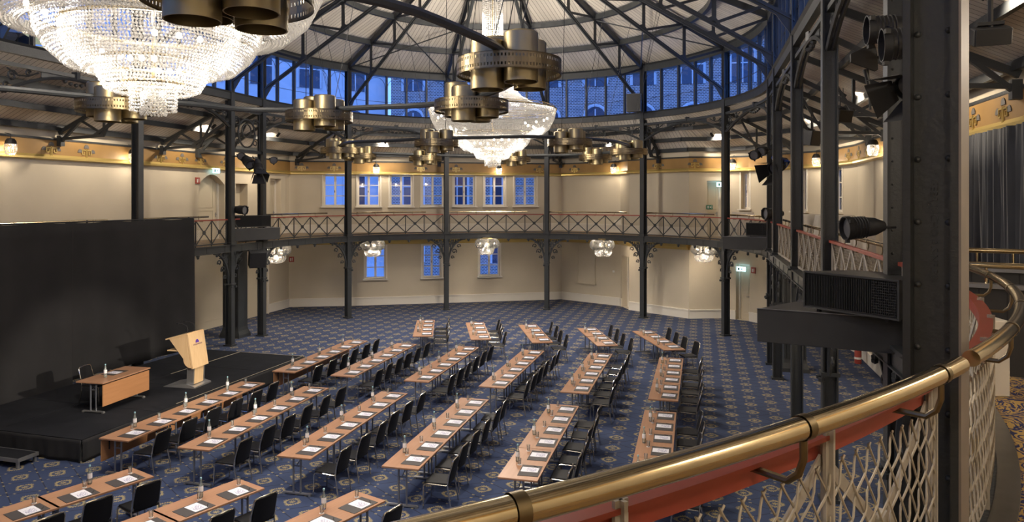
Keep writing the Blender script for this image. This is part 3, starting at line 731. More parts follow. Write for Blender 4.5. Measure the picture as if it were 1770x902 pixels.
# aisle roof: purlins and radial trusses
for k, fr_ in enumerate((.30, .62, .93)):
    m_ = MB(); pts = []
    for i in range(N):
        a = dense[i]; j = ringpt(a, R + .05); pts.append(V3(j.lerp(a, fr_), 9.22 - 1.44 * fr_ - .10))
    for i in range(N): m_.bar(pts[i], pts[(i + 1) % N], .10, .17)
    struct(m_.build('trim_%d' % (20 + k), M['iron']), 'iron purlin under the aisle ceiling, %s from the hall' % ORD[k], 'beam')
def wallat(p, n):
    best = None
    for i in range(len(WL)):
        a, b = WL[i], WL[(i + 1) % len(WL)]; d = b - a; den = n.x * d.y - n.y * d.x
        if abs(den) < 1e-9: continue
        t = ((a.x - p.x) * d.y - (a.y - p.y) * d.x) / den; u_ = ((a.x - p.x) * n.y - (a.y - p.y) * n.x) / den
        if t > 0 and 0 <= u_ <= 1 and (best is None or t < best): best = t
    return best
for k, s in enumerate(stops[1:-1]):
    if abs(s - HALF - 15.86) < .1: continue
    P, n = path(s); D = wallat(P, n) - .12; t = thing('aisle_truss', 'dark iron aisle truss from column to wall, %s clockwise from the left' % (ORD + ['fifteenth', 'sixteenth', 'seventeenth', 'eighteenth'])[k], 'roof truss', V3(P, 7)); o = Vector(t.location)
    def at(x, z): return V3(P + n * x, z) - o
    def zr(x): return 9.02 - 1.38 * x / D
    c = MB(); c.bar(at(.1, zr(.1)), at(D, zr(D)), .09, .14); c.build('rafter', M['iron'], t)
    c = MB(); c.bar(at(D * .42, 7.52), at(D, 7.44), .07, .09); c.build('tie', M['iron'], t)
    c = MB(); c.bar(at(.12, 8.4), at(D * .55, 7.5), .08, .10); c.bar(at(D * .42, 7.5), at(D * .42, zr(D * .42)), .05, .07); c.bar(at(D * .42, 7.55), at(D * .2, zr(D * .2)), .05, .07); c.bar(at(D * .42, 7.55), at(D * .72, zr(D * .72)), .05, .07); c.bar(at(D - .02, 7.3), at(D * .72, zr(D * .72)), .08, .09); c.box(at(D - .06, 7.38), (.16, .16, .34), math.atan2(n.y, n.x)); c.build('strut', M['iron'], t)

# ------------------------------------------------------------------ balustrades
ZR = 4.86
def balustrade(s0, s1, npan, label, near=False, brass=(0, 1), detail=1, panels=True, extra=None):
    p0, _ = path(s0); t = thing('balustrade', label, 'balustrade', V3(p0, ZF)); o = Vector(t.location); L = s1 - s0
    def P(s, off, z): p, n = path(s, off); return V3(p, z) - o
    ro = .03                       # infill plane
    m1 = M['iron_light'] if near else M['iron']
    g = .17 if not near else .15
    a, b = s0 + g, s1 - g
    K = max(2, int((b - a) / .15)) if near else 12
    def SW(k_, q_): return [(path(a + (b - a) * k / k_)[0] - Vector(o[:2]), path(a + (b - a) * k / k_)[1]) for k in range(k_ + 1)]
    rb = .225 if detail else .145; ru = .04 if detail else 0
    rr = MB(); rr.sweep(SW(K, 0), [(x_, z_ - o.z) for x_, z_ in [(-.035, ZR - rb), (-.035, ZR - .10 - ru), (.04, ZR - .10 - ru), (.04, ZR - .115 - ru), (.0, ZR - .125 - ru), (.0, ZR - rb)]]); rr.build('top_rail', M['red'], t)
    ba, bb_ = s0 + brass[0], s1 - brass[1]; K2 = max(10, int((bb_ - ba) / .12)) if near else 14
    h = MB(); h.tube([P(ba + (bb_ - ba) * k / K2, .18, ZR) for k in range(K2 + 1)], .033, 20 if near else 8); h.build('handrail', M['brass'], t, smooth=True)
    kb = MB(); kb.sweep(SW(12, 0), [(0, .06), (0, .10), (.04, .10), (.04, .06)]); kb.build('bottom_rail', m1, t)
    for j in range(npan + 1):
        s = a + (b - a) * j / npan; p, n = path(s, ro); c = MB(); rz = math.atan2(n.y, n.x)
        c.box(V3(p, (ZF + ZR - .12) / 2) - o, (.045, .012, ZR - .12 - ZF), rz); c.box(V3(p, (ZF + ZR - .12) / 2) - o, (.012, .045, ZR - .12 - ZF), rz); c.build('post', m1, t)
    for j in range(npan):
        sa, sb = a + (b - a) * j / npan, a + (b - a) * (j + 1) / npan; c = MB(); z0, z1 = ZF + .10, ZR - rb
        c.bar(P(sa, ro - .02, z0), P(sb, ro - .02, z1), .008, .045, (0, 0, 1)); c.bar(P(sa, ro - .02, z1), P(sb, ro - .02, z0), .008, .045, (0, 0, 1))
        p, n = path((sa + sb) / 2, ro - .02); c.lathe([(0, -.015), (.078, -.015), (.078, .015), (0, .015)], 8, V3(p, (z0 + z1) / 2) - o, Matrix.Rotation(math.atan2(n.y, n.x), 3, 'Z') @ Matrix.Rotation(PI / 2, 3, 'Y')); c.build('cross_brace', m1, t)
        # woven wire infill
        w = MB(); pit = .098 if detail else .075; pz = .140 if detail else .085; hgt = z1 - z0; wid = sb - sa; sl = pz / pit
        nseg = 1
        def WP(x, z, d_): p, n = path(sa + x, ro + .012 + d_); return V3(p, z) - o
        for dirn in (1, -1):
            c0 = -hgt / sl
            while c0 < wid:
                x0 = max(0, c0); x1 = min(wid, c0 + hgt / sl)
                if x1 - x0 > .01:
                    zz = lambda x: z0 + (x - c0) * sl
                    if detail:
                        q = max(2, int((x1 - x0) / pit * 6)); pts = []
                        for e in range(q + 1):
                            x = x0 + (x1 - x0) * e / q; wob = math.sin((x - c0) / pit * 2 * PI + (PI if dirn < 0 else 0)); xx = x + .0075 * wob
                            pts.append(WP(xx if dirn > 0 else wid - xx, zz(x), .004 * wob))
                        w.tube(pts, .0044, 5, cap=False)
                    else:
                        w.tube([WP(x if dirn > 0 else wid - x, zz(x), 0) for x in (x0, x1)], .0050, 3, cap=False)
                c0 += pit
        w.build('wire_mesh', M['mesh'], t, smooth=bool(detail))
    nbk = npan
    for j in range(nbk):
        s = a + (b - a) * (j + .42) / nbk
        if not (ba < s < bb_): continue
        c = MB(); c.tube([P(s, .0, ZR - .165), P(s, .13, ZR - .165), P(s, .165, ZR - .135), P(s, .18, ZR - .09), P(s, .18, ZR)], .0115, 8)
        k1 = s - .016; k2 = s + .016
        c.tube([P(k1, .18, ZR), P(k2, .18, ZR)], .0365, 18 if near else 8, cap=False)
        c.build('rail_bracket', M['brass_old'], t, smooth=near)
    return t
for k, (s0, s1) in enumerate(zip(stops[4:12], stops[5:12])):
    pass
lab = {(-NB - 2 * SB): 'balcony balustrade mostly hidden behind the black curtain', (-NB - SB): 'balcony balustrade between the curtain edge and the first left column', -NB: 'short balcony balustrade behind the left black boxes', 0: 'balcony balustrade above the cream double door'}
for s0, s1, n_, lb in ((-NB - 2 * SB, -NB - SB, 5, lab[-NB - 2 * SB]), (-NB - SB, -NB, 5, lab[-NB - SB]), (-NB, 0, 2, lab[-NB])): balustrade(s0, s1, n_, lb, detail=0)
bl = ['balcony balustrade above the cream double door', 'balcony balustrade left of centre, below the first three upper windows', 'balcony balustrade in the centre, behind it the last upper windows', 'balcony balustrade in front of the plain upper wall', 'balcony balustrade in front of the upper exit door', 'balcony balustrade behind the right pair of black boxes']
for k in range(6): balustrade(BAY * k, BAY * (k + 1), 5, bl[k], detail=0)
sH = HALF
balustrade(sH, sH + NB, 2, 'short pale balustrade between the two clustered right columns', True, detail=0)
balustrade(sH + NB, sH + NB + SB, 5, 'pale wire balustrade beyond the third right column', True, detail=0)
balustrade(sH + NB + SB, sH + NB + 2 * SB, 5, 'pale wire balustrade left of the column with the big spotlight', True, detail=0)
balustrade(sH + NB + 2 * SB, sH + 15.86, 5, 'pale wire balustrade under the big black spotlight', True, detail=0)
balustrade(sH + 15.86, sH + LS, 1, 'short pale wire balustrade behind the near column', True, detail=0)
balustrade(sH + LS, sH + LS + BAY, 5, 'curving brass-railed balustrade right of the near column', True, brass=(0, -.18), detail=1)
balustrade(sH + LS + BAY, sH + LS + 2 * BAY, 5, 'foreground balustrade with long brass handrail and red rail', True, brass=(.33, 0), detail=1)
# metal kerb along the balcony edge behind the near railing
kb = MB(); kb.sweep(around(sH + NB + 2 * SB, sH + LS + 2.5 * BAY, 0, .25), [(.06, ZF), (.06, ZF + .03), (.18, ZF + .03), (.18, ZF)]); struct(kb.build('trim_25', M['metalfloor']), 'grey metal kerb plate behind the balcony railing', 'kerb')

# ------------------------------------------------------------------ piers behind the columns
for px0, px1, py, lb in ((386, 417, 584, 'wide dark pier with flared foot behind the left column'), (1361, 1397, 643, 'wide dark pier with flared foot behind the right columns')):
    a, b = G(px0, py, 0), G(px1, py, 0); c = (a + b) / 2; w = (b - a).length
    m_ = MB(); prof = [(1.28, 0), (1.25, .12), (1.06, .28), (1.0, .40), (1.0, 3.56)]; q = w / 2
    for (f0, z0), (f1, z1) in zip(prof, prof[1:]):
        A0 = [(x * q * f0, y * .30 * f0, z0) for x, y in ((-1, -1), (1, -1), (1, 1), (-1, 1))]; A1 = [(x * q * f1, y * .30 * f1, z1) for x, y in ((-1, -1), (1, -1), (1, 1), (-1, 1))]
        for k in range(4): m_.quad(A0[k], A0[(k + 1) % 4], A1[(k + 1) % 4], A1[k])
    t = thing('clad_pier', lb, 'pier', V3(c + Vector((0, .3)), 0), PHI); m_.build('cladding', M['iron'], t)
    g = MB()
    for k in range(5): g.box((-q + w * (k + .5) / 5, -.31, 1.98), (.012, .02, 3.1))
    g.build('joint_strip', M['black'], t)

# ------------------------------------------------------------------ stage
SH = .478
S0 = G(141, 799.5, 0); SF = G(524.7, 615.3, SH); SFL = G(358, 605.4, SH)
sd = (SF - S0).normalized(); sl = Vector((-sd.y, sd.x)); SLEN = (SF - S0).length
DW = 2.36; srz = math.atan2(sd.y, sd.x)
def SP(a, b): return S0 + sd * a + sl * b          # along the front edge, back towards the curtain
k = 0
for j in range(2):
    for i in range(4):
        a0, a1 = SLEN * i / 4, SLEN * (i + 1) / 4; c_ = SP((a0 + a1) / 2, DW * (j + .5)); w = (DW if j == 0 else 1.7)
        if j == 1: c_ = SP((a0 + a1) / 2, DW + .85)
        t = thing('stage_platform', 'black carpeted stage deck, %s from the near end of the %s row' % (ORD[i], ('front', 'rear')[j]), 'stage deck', V3(c_, 0), srz, 'black carpeted stage decks')
        m_ = MB(); m_.box((0, 0, SH - .04), (a1 - a0 - .012, w - .012, .08)); m_.build('deck_top', M['stage'], t, bevel=.004)
        m_ = MB()
        for sx in (-1, 1):
            for sy in (-1, 1): m_.box((sx * ((a1 - a0) / 2 - .08), sy * (w / 2 - .08), (SH - .08) / 2), (.05, .05, SH - .08))
        m_.build('leg', M['alu'], t)
sk = MB()
def drape(P0, P1, z0, z1, amp, wl, K):
    d = (P1 - P0); L = d.length; d.normalize(); n = Vector((d.y, -d.x)); o_ = len(sk.v); rows = 6
    for r in range(rows + 1):
        for q in range(K + 1):
            x = L * q / K; z = z0 + (z1 - z0) * r / rows
            w = amp * (1 - r / rows * .7) * (math.sin(x * 2 * PI / wl) + .5 * math.sin(x * 2 * PI / (wl * .37) + 1)); p = P0 + d * x + n * (w + .02); sk.v.append((p.x, p.y, z))
    for r in range(rows):
        for q in range(K): a = o_ + r * (K + 1) + q; sk.f.append((a, a + 1, a + K + 2, a + K + 1)); sk.mi.append(0)
drape(SP(-.01, DW * 1.75), SP(-.01, -.02), .01, SH - .005, .02, .8, 90); drape(SP(-.01, -.02), SP(SLEN, -.02), .01, SH - .005, .008, .6, 60)
o_ = sk.build('stage_skirt', M['cloth_black'], smooth=True); m_ = o_.modifiers.new('solid', 'SOLIDIFY'); m_.thickness = .006
tag(o_, 'black cloth skirt hanging around the near and front sides of the stage', 'stage skirt')
tp = MB(); tp.box(V3(SP(SLEN * .81, DW), SH + .002), (SLEN * .37, .035, .003), srz); tp.box(V3(SP(SLEN * .66, .02), SH + .002), (SLEN * .66, .02, .003), srz); tp.box(V3(SP(SLEN - .02, DW * .5), SH + .002), (.02, DW, .003), srz)
tag(tp.build('edge_tape', M['tape']), 'beige tape along the stage deck seams and edges', 'tape')
# loose side step at the near end of the stage
st_c = G(20, 789, .17); t = thing('stage_step', 'low black step with metal edge at the near end of the stage', 'step', V3(SP(-.42, 1.55), 0), srz)
m_ = MB(); m_.box((0, 0, .185), (.46, 1.20, .03)); m_.build('tread', M['stage'], t); m_ = MB()
for sx in (-1, 1): m_.box((sx * .225, 0, .165), (.02, 1.24, .075))
for sy in (-1, 1): m_.box((0, sy * .60, .165), (.45, .02, .075))
m_.build('step_frame', M['alu'], t)
for sx in (-1, 1):
    for sy in (-1, 1): m_ = MB(); m_.box((sx * .19, sy * .56, .065), (.05, .05, .13)); m_.build('leg', M['alu'], t)
# back curtain
P0 = G(108, 658, SH); P1 = G(300, 607, SH); cd = (P1 - P0).normalized()
cr_ = P0 + cd * ((-.4485 * P0.y - P0.x) / (cd.x + .4485 * cd.y)); cl_ = P0 - cd * 7.2
def curtain(name, label, P0, P1, z0, z1, m, amp, wl, K, seed, parent=None, gather=.0, rows=14):
    rnd = random.Random(seed); d = (P1 - P0); L = d.length; d.normalize(); n = Vector((d.y, -d.x)); mb = MB()
    ph = [rnd.uniform(0, 6.28) for _ in range(6)]
    for r in range(rows + 1):
        f = r / rows
        for q in range(K + 1):
            x = L * q / K; A = amp * (.25 + .75 * (1 - f) ** .8) if not gather else amp
            w = A * (math.sin(x * 2 * PI / wl + ph[0] + .5 * math.sin(f * 2 + ph[1])) * .5 + .35 * math.sin(x * 2 * PI / (wl * .43) + ph[2] + f) + .3 * math.sin(x * 2 * PI / (wl * 2.3) + ph[3] - f * .8))
            sag = .035 * abs(math.sin(x * PI / 1.55)) if not gather else 0
            p = P0 + d * x + n * w; mb.v.append((p.x, p.y, z0 + (z1 - sag - z0) * f))
    for r in range(rows):
        for q in range(K): a = r * (K + 1) + q; mb.f.append((a, a + 1, a + K + 2, a + K + 1)); mb.mi.append(0)
    o = mb.build(name, m, parent, smooth=True); s_ = o.modifiers.new('solid', 'SOLIDIFY'); s_.thickness = .012
    if label: tag(o, label, 'curtain')
    return o
nrm = Vector((cd.y, -cd.x)); cl_ = cl_ + nrm * .24; cr_ = cr_ + nrm * .24
spl = cl_ + cd * ((cr_ - cl_).length * .60)
nrm = Vector((cd.y, -cd.x))
curtain('stage_curtain', 'right width of the tall black cloth curtain behind the lectern', spl - cd * .05, cr_, SH + .01, 4.86, M['cloth_black'], .075, 2.3, 150, 3)
curtain('stage_curtain', 'left width of the tall black cloth curtain behind the stage table', cl_ + nrm * .08, spl + cd * .12 + nrm * .08, .01, 4.87, M['cloth_black'], .08, 1.9, 170, 5)
m_ = MB(); m_.tube([V3(cl_ - nrm * .03, 4.86), V3(cr_ - nrm * .03, 4.86)], .025, 6)
for q in (.02, .34, .66, .99): p = cl_.lerp(cr_, q) - nrm * .10; m_.tube([V3(p, 0), V3(p, 4.9)], .025, 6)
tag(m_.build('curtain_rail', M['black']), 'black rail and stands carrying the stage curtain', 'curtain rail')

# lectern
LN, LF, LB = G(337, 671.7, SH), G(364.4, 660.4, SH), G(296.6, 668.4, SH)
fd = (LF - LN).normalized(); bd = Vector((-fd.y, fd.x)); t = thing('lectern', 'light maple lectern with purple emblem on the stage', 'lectern', V3((LN + LF) / 2, SH), math.atan2(fd.y, fd.x))
# local x along the front, local y backwards to the speaker
m_ = MB(); m_.extr([(-.36, 0, 0), (-.36, 0, .035), (-.34, .28, .10), (-.34, .45, .10), (-.34, .95, .012), (-.34, .95, 0)], (.72, 0, 0)); m_.build('base', M['alu'], t)
m_ = MB(); m_.extr([(-.20, .12, .08), (-.20, .10, .62), (-.20, .17, .62), (-.20, .19, .08)], (.38, 0, 0)); m_.build('front_column', M['lectwood'], t)
m_ = MB()
for sx in (-.25, .20): m_.extr([(sx, .13, .08), (sx, .11, .58), (sx, .30, .58), (sx, .32, .08)], (.05, 0, 0))
m_.build('side_column', M['alu'], t)
top, bot = 1.43, .52
m_ = MB(); m_.extr([(-.36, .05, bot), (-.36, .20, top), (-.36, .245, top), (-.36, .095, bot)], (.68, 0, 0)); fp = m_.build('front_panel', M['lectwood'], t)
for sx in (-.36, .295):
    m_ = MB(); curve = [(sx, .12 + .22 * math.sin(PI / 2 * k / 6), bot + .02 + .24 * (1 - math.cos(PI / 2 * k / 6))) for k in range(7)]
    m_.extr(curve + [(sx, .78, top - .12), (sx, .25, top - .01)], (.025, 0, 0)); m_.build('side_panel', M['lectwood'], t)
m_ = MB(); m_.extr([(-.38, .22, top), (-.38, .86, top - .17), (-.38, .86, top - .135), (-.38, .22, top + .03)], (.72, 0, 0)); m_.build('reading_top', M['lectwood'], t)
m_ = MB(); m_.box((-.02, .62, .98), (.66, .42, .025)); m_.build('shelf', M['lectwood'], t)
m_ = MB(); m_.extr([(-.10, .198 - .010 - .0, 0)] * 0 + [(-.02 + .075 * math.cos(PI * k / 10), .0, .09 * math.sin(PI * k / 10)) for k in range(11)], (0, .004, 0))
e = m_.build('emblem', M['purple'], fp, label='purple domed emblem'); sl_ = math.atan2(.15, top - bot)
e.location = (0, .155, top - .27); e.rotation_euler = (-sl_, 0, 0)
text_mesh('emblem_lettering', 'STEIGENBERGER', .052, .001, M['brownprint'], fp, (-.02, .143, top - .325), (PI / 2 - sl_, 0, 0))
for hx in (-.18, .12):
    m_ = MB(); m_.tube([(hx, .34, top), (hx, .33, top + .10), (hx, .36, top + .19), (hx, .50, top + .25), (hx, .60, top + .25)], .008, 6); m_.lathe([(0, -.05), (.018, -.04), (.020, .03), (0, .04)], 8, (hx, .63, top + .25), Matrix.Rotation(PI / 2, 3, 'X')); m_.build('microphone', M['black'], t)

# ------------------------------------------------------------------ tables, chairs and what lies on the tables
def make_table(L, W=.70, H=.745, panel=False, name='seminar_table', label='', cat='table'):
    t = thing(name, label, cat)
    m_ = MB(); m_.box((0, 0, H - .016), (W, L - .006, .032)); m_.build('tabletop', M['beech'], t, bevel=.004)
    m_ = MB(); m_.box((0, 0, H - .05), (.05, L - .5, .035)); m_.build('under_frame', M['steel'], t)
    for sy in (-1, 1):
        y = sy * (L / 2 - .13); c = MB()
        for sx in (-1, 1): c.tube([(sx * .075, y, .04), (sx * .075, y, H - .03)], .019, 8)
        c.box((0, y, H * .72), (.15, .02, .02)); c.box((0, y, H - .045), (.5, .06, .025)); c.bar((0, y, H * .75), (0, y - sy * .3, H - .04), .012, .012)
        lg = c.build('leg', M['steel'], t, smooth=True)
        c = MB(); c.box((0, y, .032), (.56, .05, .028)); c.box((-.27, y, .018), (.05, .058, .036)); c.box((.27, y, .018), (.05, .058, .036)); c.build('foot', M['alu'], lg)
    if panel:
        c = MB(); px_ = -W / 2 + .03 if panel < 0 else W / 2 - .03; c.box((px_, 0, H - .06 - panel_h / 2), (.02, L - .06, panel_h)); mp = c.build('modesty_panel', M['panelwood'], t)
        c = MB()
        for sy in (-1, 1): c.box((px_ + (.02 if panel < 0 else -.02), sy * (L / 2 - .22), H - .16), (.014, .02, .26))
        c.build('panel_strap', M['black'], mp)
    return t
def make_chair():
    t = thing('conference_chair', '', 'chair'); Z = .445
    m_ = MB(); K = 6; prof = []
    for k in range(K + 1): prof.append((-.23 + .45 * k / K, Z + .022 + .012 * math.sin(PI * k / K)))
    m_.box((0, 0, Z), (.45, .45, .05)); m_.build('seat', M['leather'], t, bevel=.018)
    # backrest: slightly curved slab
    m_ = MB(); Hh = 9; Ww = 6; vs = []
    for side in (0, 1):
        for r in range(Hh + 1):
            f = r / Hh; z = .47 + .395 * f; x0 = .205 + .085 * f
            for q in range(Ww + 1):
                g = q / Ww * 2 - 1; hw = .205 * (1 - .12 * max(0, (f - .86) / .14) ** 2 - .12 * max(0, (.1 - f) / .1) ** 2); vs.append((x0 + .028 * (1 - g * g) + (.0 if side == 0 else .030) , g * hw, z))
    m_.v = vs; n1 = (Hh + 1) * (Ww + 1)
    def I(sd_, r, q): return sd_ * n1 + r * (Ww + 1) + q
    for r in range(Hh):
        for q in range(Ww): m_.f.append((I(0, r, q), I(0, r + 1, q), I(0, r + 1, q + 1), I(0, r, q + 1))); m_.f.append((I(1, r, q), I(1, r, q + 1), I(1, r + 1, q + 1), I(1, r + 1, q)))
        for q in (0, Ww): a, b, c, d = I(0, r, q), I(0, r + 1, q), I(1, r + 1, q), I(1, r, q); m_.f.append((a, d, c, b) if q == 0 else (a, b, c, d))
    for q in range(Ww):
        for r in (0, Hh): a, b, c, d = I(0, r, q), I(0, r, q + 1), I(1, r, q + 1), I(1, r, q); m_.f.append((a, b, c, d) if r == Hh else (a, d, c, b))
    m_.mi = [0] * len(m_.f); m_.build('backrest', M['leather'], t, smooth=True)
    for s in (-1, 1):
        y = s * .228
        c = MB(); c.tube([(-.245, y * 1.03, .0), (-.235, y, .40), (-.215, y, .432), (-.17, y, .440), (.19, y, .425)], .0135, 7); c.build('leg', M['chrome'], t, smooth=True)
        c = MB(); c.tube([(.275, y * 1.03, .0), (.235, y, .25), (.205, y, .43), (.215, y, .50)], .0135, 7); c.build('leg', M['chrome'], t, smooth=True)
    c = MB(); c.tube([(.212, -.226, .48), (.232, -.222, .60), (.300, -.212, .84), (.306, -.190, .872), (.318, -.150, .882), (.330, 0, .886), (.318, .150, .882), (.306, .190, .872), (.300, .212, .84), (.232, .222, .60), (.212, .226, .48)], .0135, 7); c.build('back_frame', M['chrome'], t, smooth=True)
    return t
def make_bottle():
    t = thing('water_bottle', '', 'bottle')
    m_ = MB(); m_.lathe([(0, .003), (.030, .0), (.036, .012), (.036, .13), (.034, .17), (.024, .215), (.0155, .25), (.013, .285), (.0135, .30)], 14); m_.build('bottle_body', M['bottle'], t, smooth=True)
    m_ = MB(); m_.lathe([(.0372, .10), (.0372, .16), (.034, .185)], 14); m_.build('paper_label', M['label'], t, smooth=True)
    m_ = MB(); m_.lathe([(.0150, .292), (.0155, .318), (0, .322)], 10); m_.build('cap', M['cap'], t)
    m_ = MB(); m_.lathe([(0, .008), (.032, .008), (.033, .10), (0, .102)], 12); m_.build('water', glassy('still_water', (.93, .97, .96), .98), t)
    return t
def make_glass():
    t = thing('drinking_glass', '', 'glass'); m_ = MB(); m_.lathe([(0, .004), (.024, .0), (.026, .006), (.034, .115), (.032, .115), (.024, .012), (0, .012)], 14); m_.build('tumbler', M['tumbler'], t, smooth=True)
    m_ = MB(); m_.lathe([(0, .0), (.036, 0), (.036, .003), (0, .003)], 14); m_.build('paper_coaster', M['label'], t); return t
def simple(name, cat, fn, m, **k):
    m_ = MB(); fn(m_); return tag(m_.build(name, m, **k), '', cat)
PW = {}
PROTO = {}
def use(kind, mk, loc, rz, label, group):
    if kind not in PROTO:
        o = mk(); PROTO[kind] = o; o.location = loc; o.rotation_euler = (0, 0, rz); o['label'] = label
        if group: o['group'] = group
        return o
    return dup(PROTO[kind], loc, rz, label, group)
panel_h = .42
def mk_mat(): return simple('writing_mat', 'writing mat', lambda b: b.box((0, 0, .003), (.36, .50, .006)), M['folder'])
def mk_sheet(): return simple('paper_sheet', 'paper', lambda b: b.box((0, 0, .0006), (.30, .215, .0012)), M['paper'])
def mk_pen():
    t = thing('pen', '', 'pen'); m_ = MB(); m_.tube([(0, -.07, .006), (0, .055, .006)], .0055, 6); m_.build('barrel', M['black'], t); m_ = MB(); m_.tube([(0, .055, .006), (0, .072, .005)], [.005, .001], 6); m_.bar((.0, -.068, .012), (0, -.03, .012), .003, .002); m_.build('clip', M['chrome'], t); return t
# block name, rows: (near-end centre, direction angle, length, tables, seats, seats used, panel)
B1 = [G(195.5, 759.5, .745), G(333.5, 775.5, .745), G(507, 790, .745), G(691.5, 807.7, .745), G(894.5, 827.2, .745)]
FE = [G(438, 660, .745), G(547, 668.5, .745), G(682, 677.5, .745), G(820.5, 688.7, .745), G(975, 699.7, .745), G(1141.5, 710.7, .745)]
U1 = [G(490.5, 642, .745), G(592.3, 649.2, .745), G(720, 658.3, .745), G(850.2, 668.6, .745), G(992.7, 678.3, .745), G(1146, 691.3, .745)]
UF = [G(618.5, 588, .745), G(703, 593.8, .745), G(810, 599, .745), G(922.5, 605, .745), G(1039, 610.5, .745), G(1160.6, 618.1, .745)]
F1 = [G(730.7, 581, .745), G(831.7, 586.7, .745), G(938.3, 592, .745), G(1051.2, 597.6, .745), G(1166.2, 604.3, .745)]
FF = [G(736.2, 553, .745), G(820.5, 556.7, .745), G(911.5, 560.7, .745), G(1013.2, 566.3, .745), G(1108.8, 571.4, .745)]
nd = (FE[4] - B1[4]); B1.append(FE[5] - nd)
rows = []
for i, (a, b) in enumerate(zip(B1, FE)): rows.append(('middle block', i, a, b, 3, 6, -1 if i == 0 else 0))
for i, (a, b) in enumerate(zip(U1, UF)): rows.append(('far block', i, a, b, 3, 6, -1 if i == 0 else 0))
for i, (a, b) in enumerate(zip(F1, FF)): rows.append(('rear small block', i, a, b, 2, 4, 0))
th = math.radians(34.5); dv = Vector((math.sin(th), math.cos(th)))
for i, (x0, y0, x1, y1) in enumerate(((226, 809, 264.4, 823), (410, 828.8, 456, 842.7), (609.8, 849, 665.6, 864.5))):
    fe = (G(x0, y0, .745) + G(x1, y1, .745)) / 2; rows.append(('nearest block', i, fe - dv * 4.45, fe, 3, 6, 0))
ROWN = ['first', 'second', 'third', 'fourth', 'fifth', 'sixth']
def seen(p, z, m_=25):
    if p.y < 1: return False
    x, y = PXY(p, z); return -m_ < x < 1770 + m_ and y < 902 + m_
SB_ = {'middle block': 'mid', 'far block': 'far', 'rear small block': 'end', 'nearest block': 'near'}
for blk, i, a, b, nt, ns, pan in rows:
    d = (b - a); L = d.length; d.normalize(); r = Vector((d.y, -d.x)); rz = math.atan2(d.y, d.x) - PI / 2; tl = L / nt; hid = blk == 'nearest block'
    PANZ = {'middle block': 4.0, 'far block': 4.0}
    for k in range(nt):
        c = a + d * tl * (k + .5)
        if not (seen(c, .75, 120)): continue
        wh = ('near table', 'middle table', 'far table')[k] if nt == 3 else ('near table', 'far table')[k]
        lb = 'beech seminar table, %s of the %s row from the stage, %s' % (wh, ROWN[i], blk)
        key = 'table%.1f_%d' % (tl, pan); use(key, lambda: make_table(round(tl, 3), panel=pan), V3(c, 0), rz, lb, 'beech seminar tables in rows')
        if PROTO[key].location != Vector(V3(c, 0)): pass
    pit = L / ns
    for k in range(ns):
        s = pit * (k + .5); kk = k
        pos = 'seat %s' % '' ; od = ORD[k] if not hid else ORD[ns - 1 - k]; en = 'near' if not hid else 'far'
        tailb = '%s from %s end, %s row from the stage, %s' % (od, en, ROWN[i], blk)
        c = a + d * (s + random.uniform(-.02, .02)) + r * (.35 + .22 + random.uniform(-.02, .05))
        if hid is False or seen(c, .85, 40):
            if seen(c, .85, 40): use('chair', make_chair, V3(c, 0), rz + random.uniform(-.06, .06), 'black chrome-framed chair, ' + tailb, 'black chrome-framed chairs at the seminar tables')
        q = a + d * (s + .02) + r * .13; z = .745
        if not seen(q, z, 20): continue
        jr = random.uniform(-.04, .04)
        use('mat', mk_mat, V3(q, z), rz + jr, 'dark writing mat, ' + tailb, 'dark writing mats on the seminar tables')
        use('sheet', mk_sheet, V3(q + d * .04 - r * .01, z + .0062), rz + jr, 'printed paper sheet, ' + tailb, 'printed sheets on the writing mats')
        use('pen', mk_pen, V3(q + d * .185 + r * .07, z + .0062), rz + .9 + jr, 'black pen, ' + tailb, 'pens on the writing mats')
        g = a + d * (s + .24 + random.uniform(-.03, .03)) - r * .12
        use('glass', make_glass, V3(g, z), rz, 'clear tumbler, ' + tailb, 'clear tumblers on the seminar tables')
        if k % 2 == 0:
            g = a + d * (s + pit * .50 + random.uniform(-.05, .05)) - r * (.20 + random.uniform(-.03, .03))
            use('bottle', make_bottle, V3(g, z), rz + random.uniform(-1, 1), 'water bottle, %s seat pair from near end, %s row from stage, %s' % (ORD[k // 2], ROWN[i], blk), 'mineral water bottles on the seminar tables')
# speaker's table on the stage
dc = [G(133.5, 657.8, SH + .745), G(176.8, 662.7, SH + .745), G(258, 635.8, SH + .745), G(217.7, 631.8, SH + .745)]
c = sum(dc, Vector((0, 0))) / 4; dd = ((dc[2] + dc[3]) - (dc[0] + dc[1])).normalized(); rz = math.atan2(dd.y, dd.x) - PI / 2; rr_ = Vector((dd.y, -dd.x))
panel_h = .50
t = make_table(1.60, W=.74, panel=1, label='beech table with front panel standing on the black stage'); t.location = V3(c, SH); t.rotation_euler = (0, 0, rz)
cc = c - rr_ * .62 + dd * .10
use('chair', make_chair, V3(cc, SH), rz + PI + .1, 'single black chrome-framed chair behind the table on the stage', 'black chrome-framed chairs at the seminar tables').pop('group')
q = c - rr_ * .10 + dd * .12; z = SH + .745
use('mat', mk_mat, V3(q, z), rz + PI, 'dark brown writing mat on the stage table', '').pop('group', 0)
use('sheet', mk_sheet, V3(q, z + .0062), rz + PI, 'white printed paper on the mat on the stage table', '').pop('group', 0)
use('bottle', make_bottle, V3(c - dd * .32 + rr_ * .02, z), rz, 'water bottle with pale cap on the stage table', '').pop('group', 0)

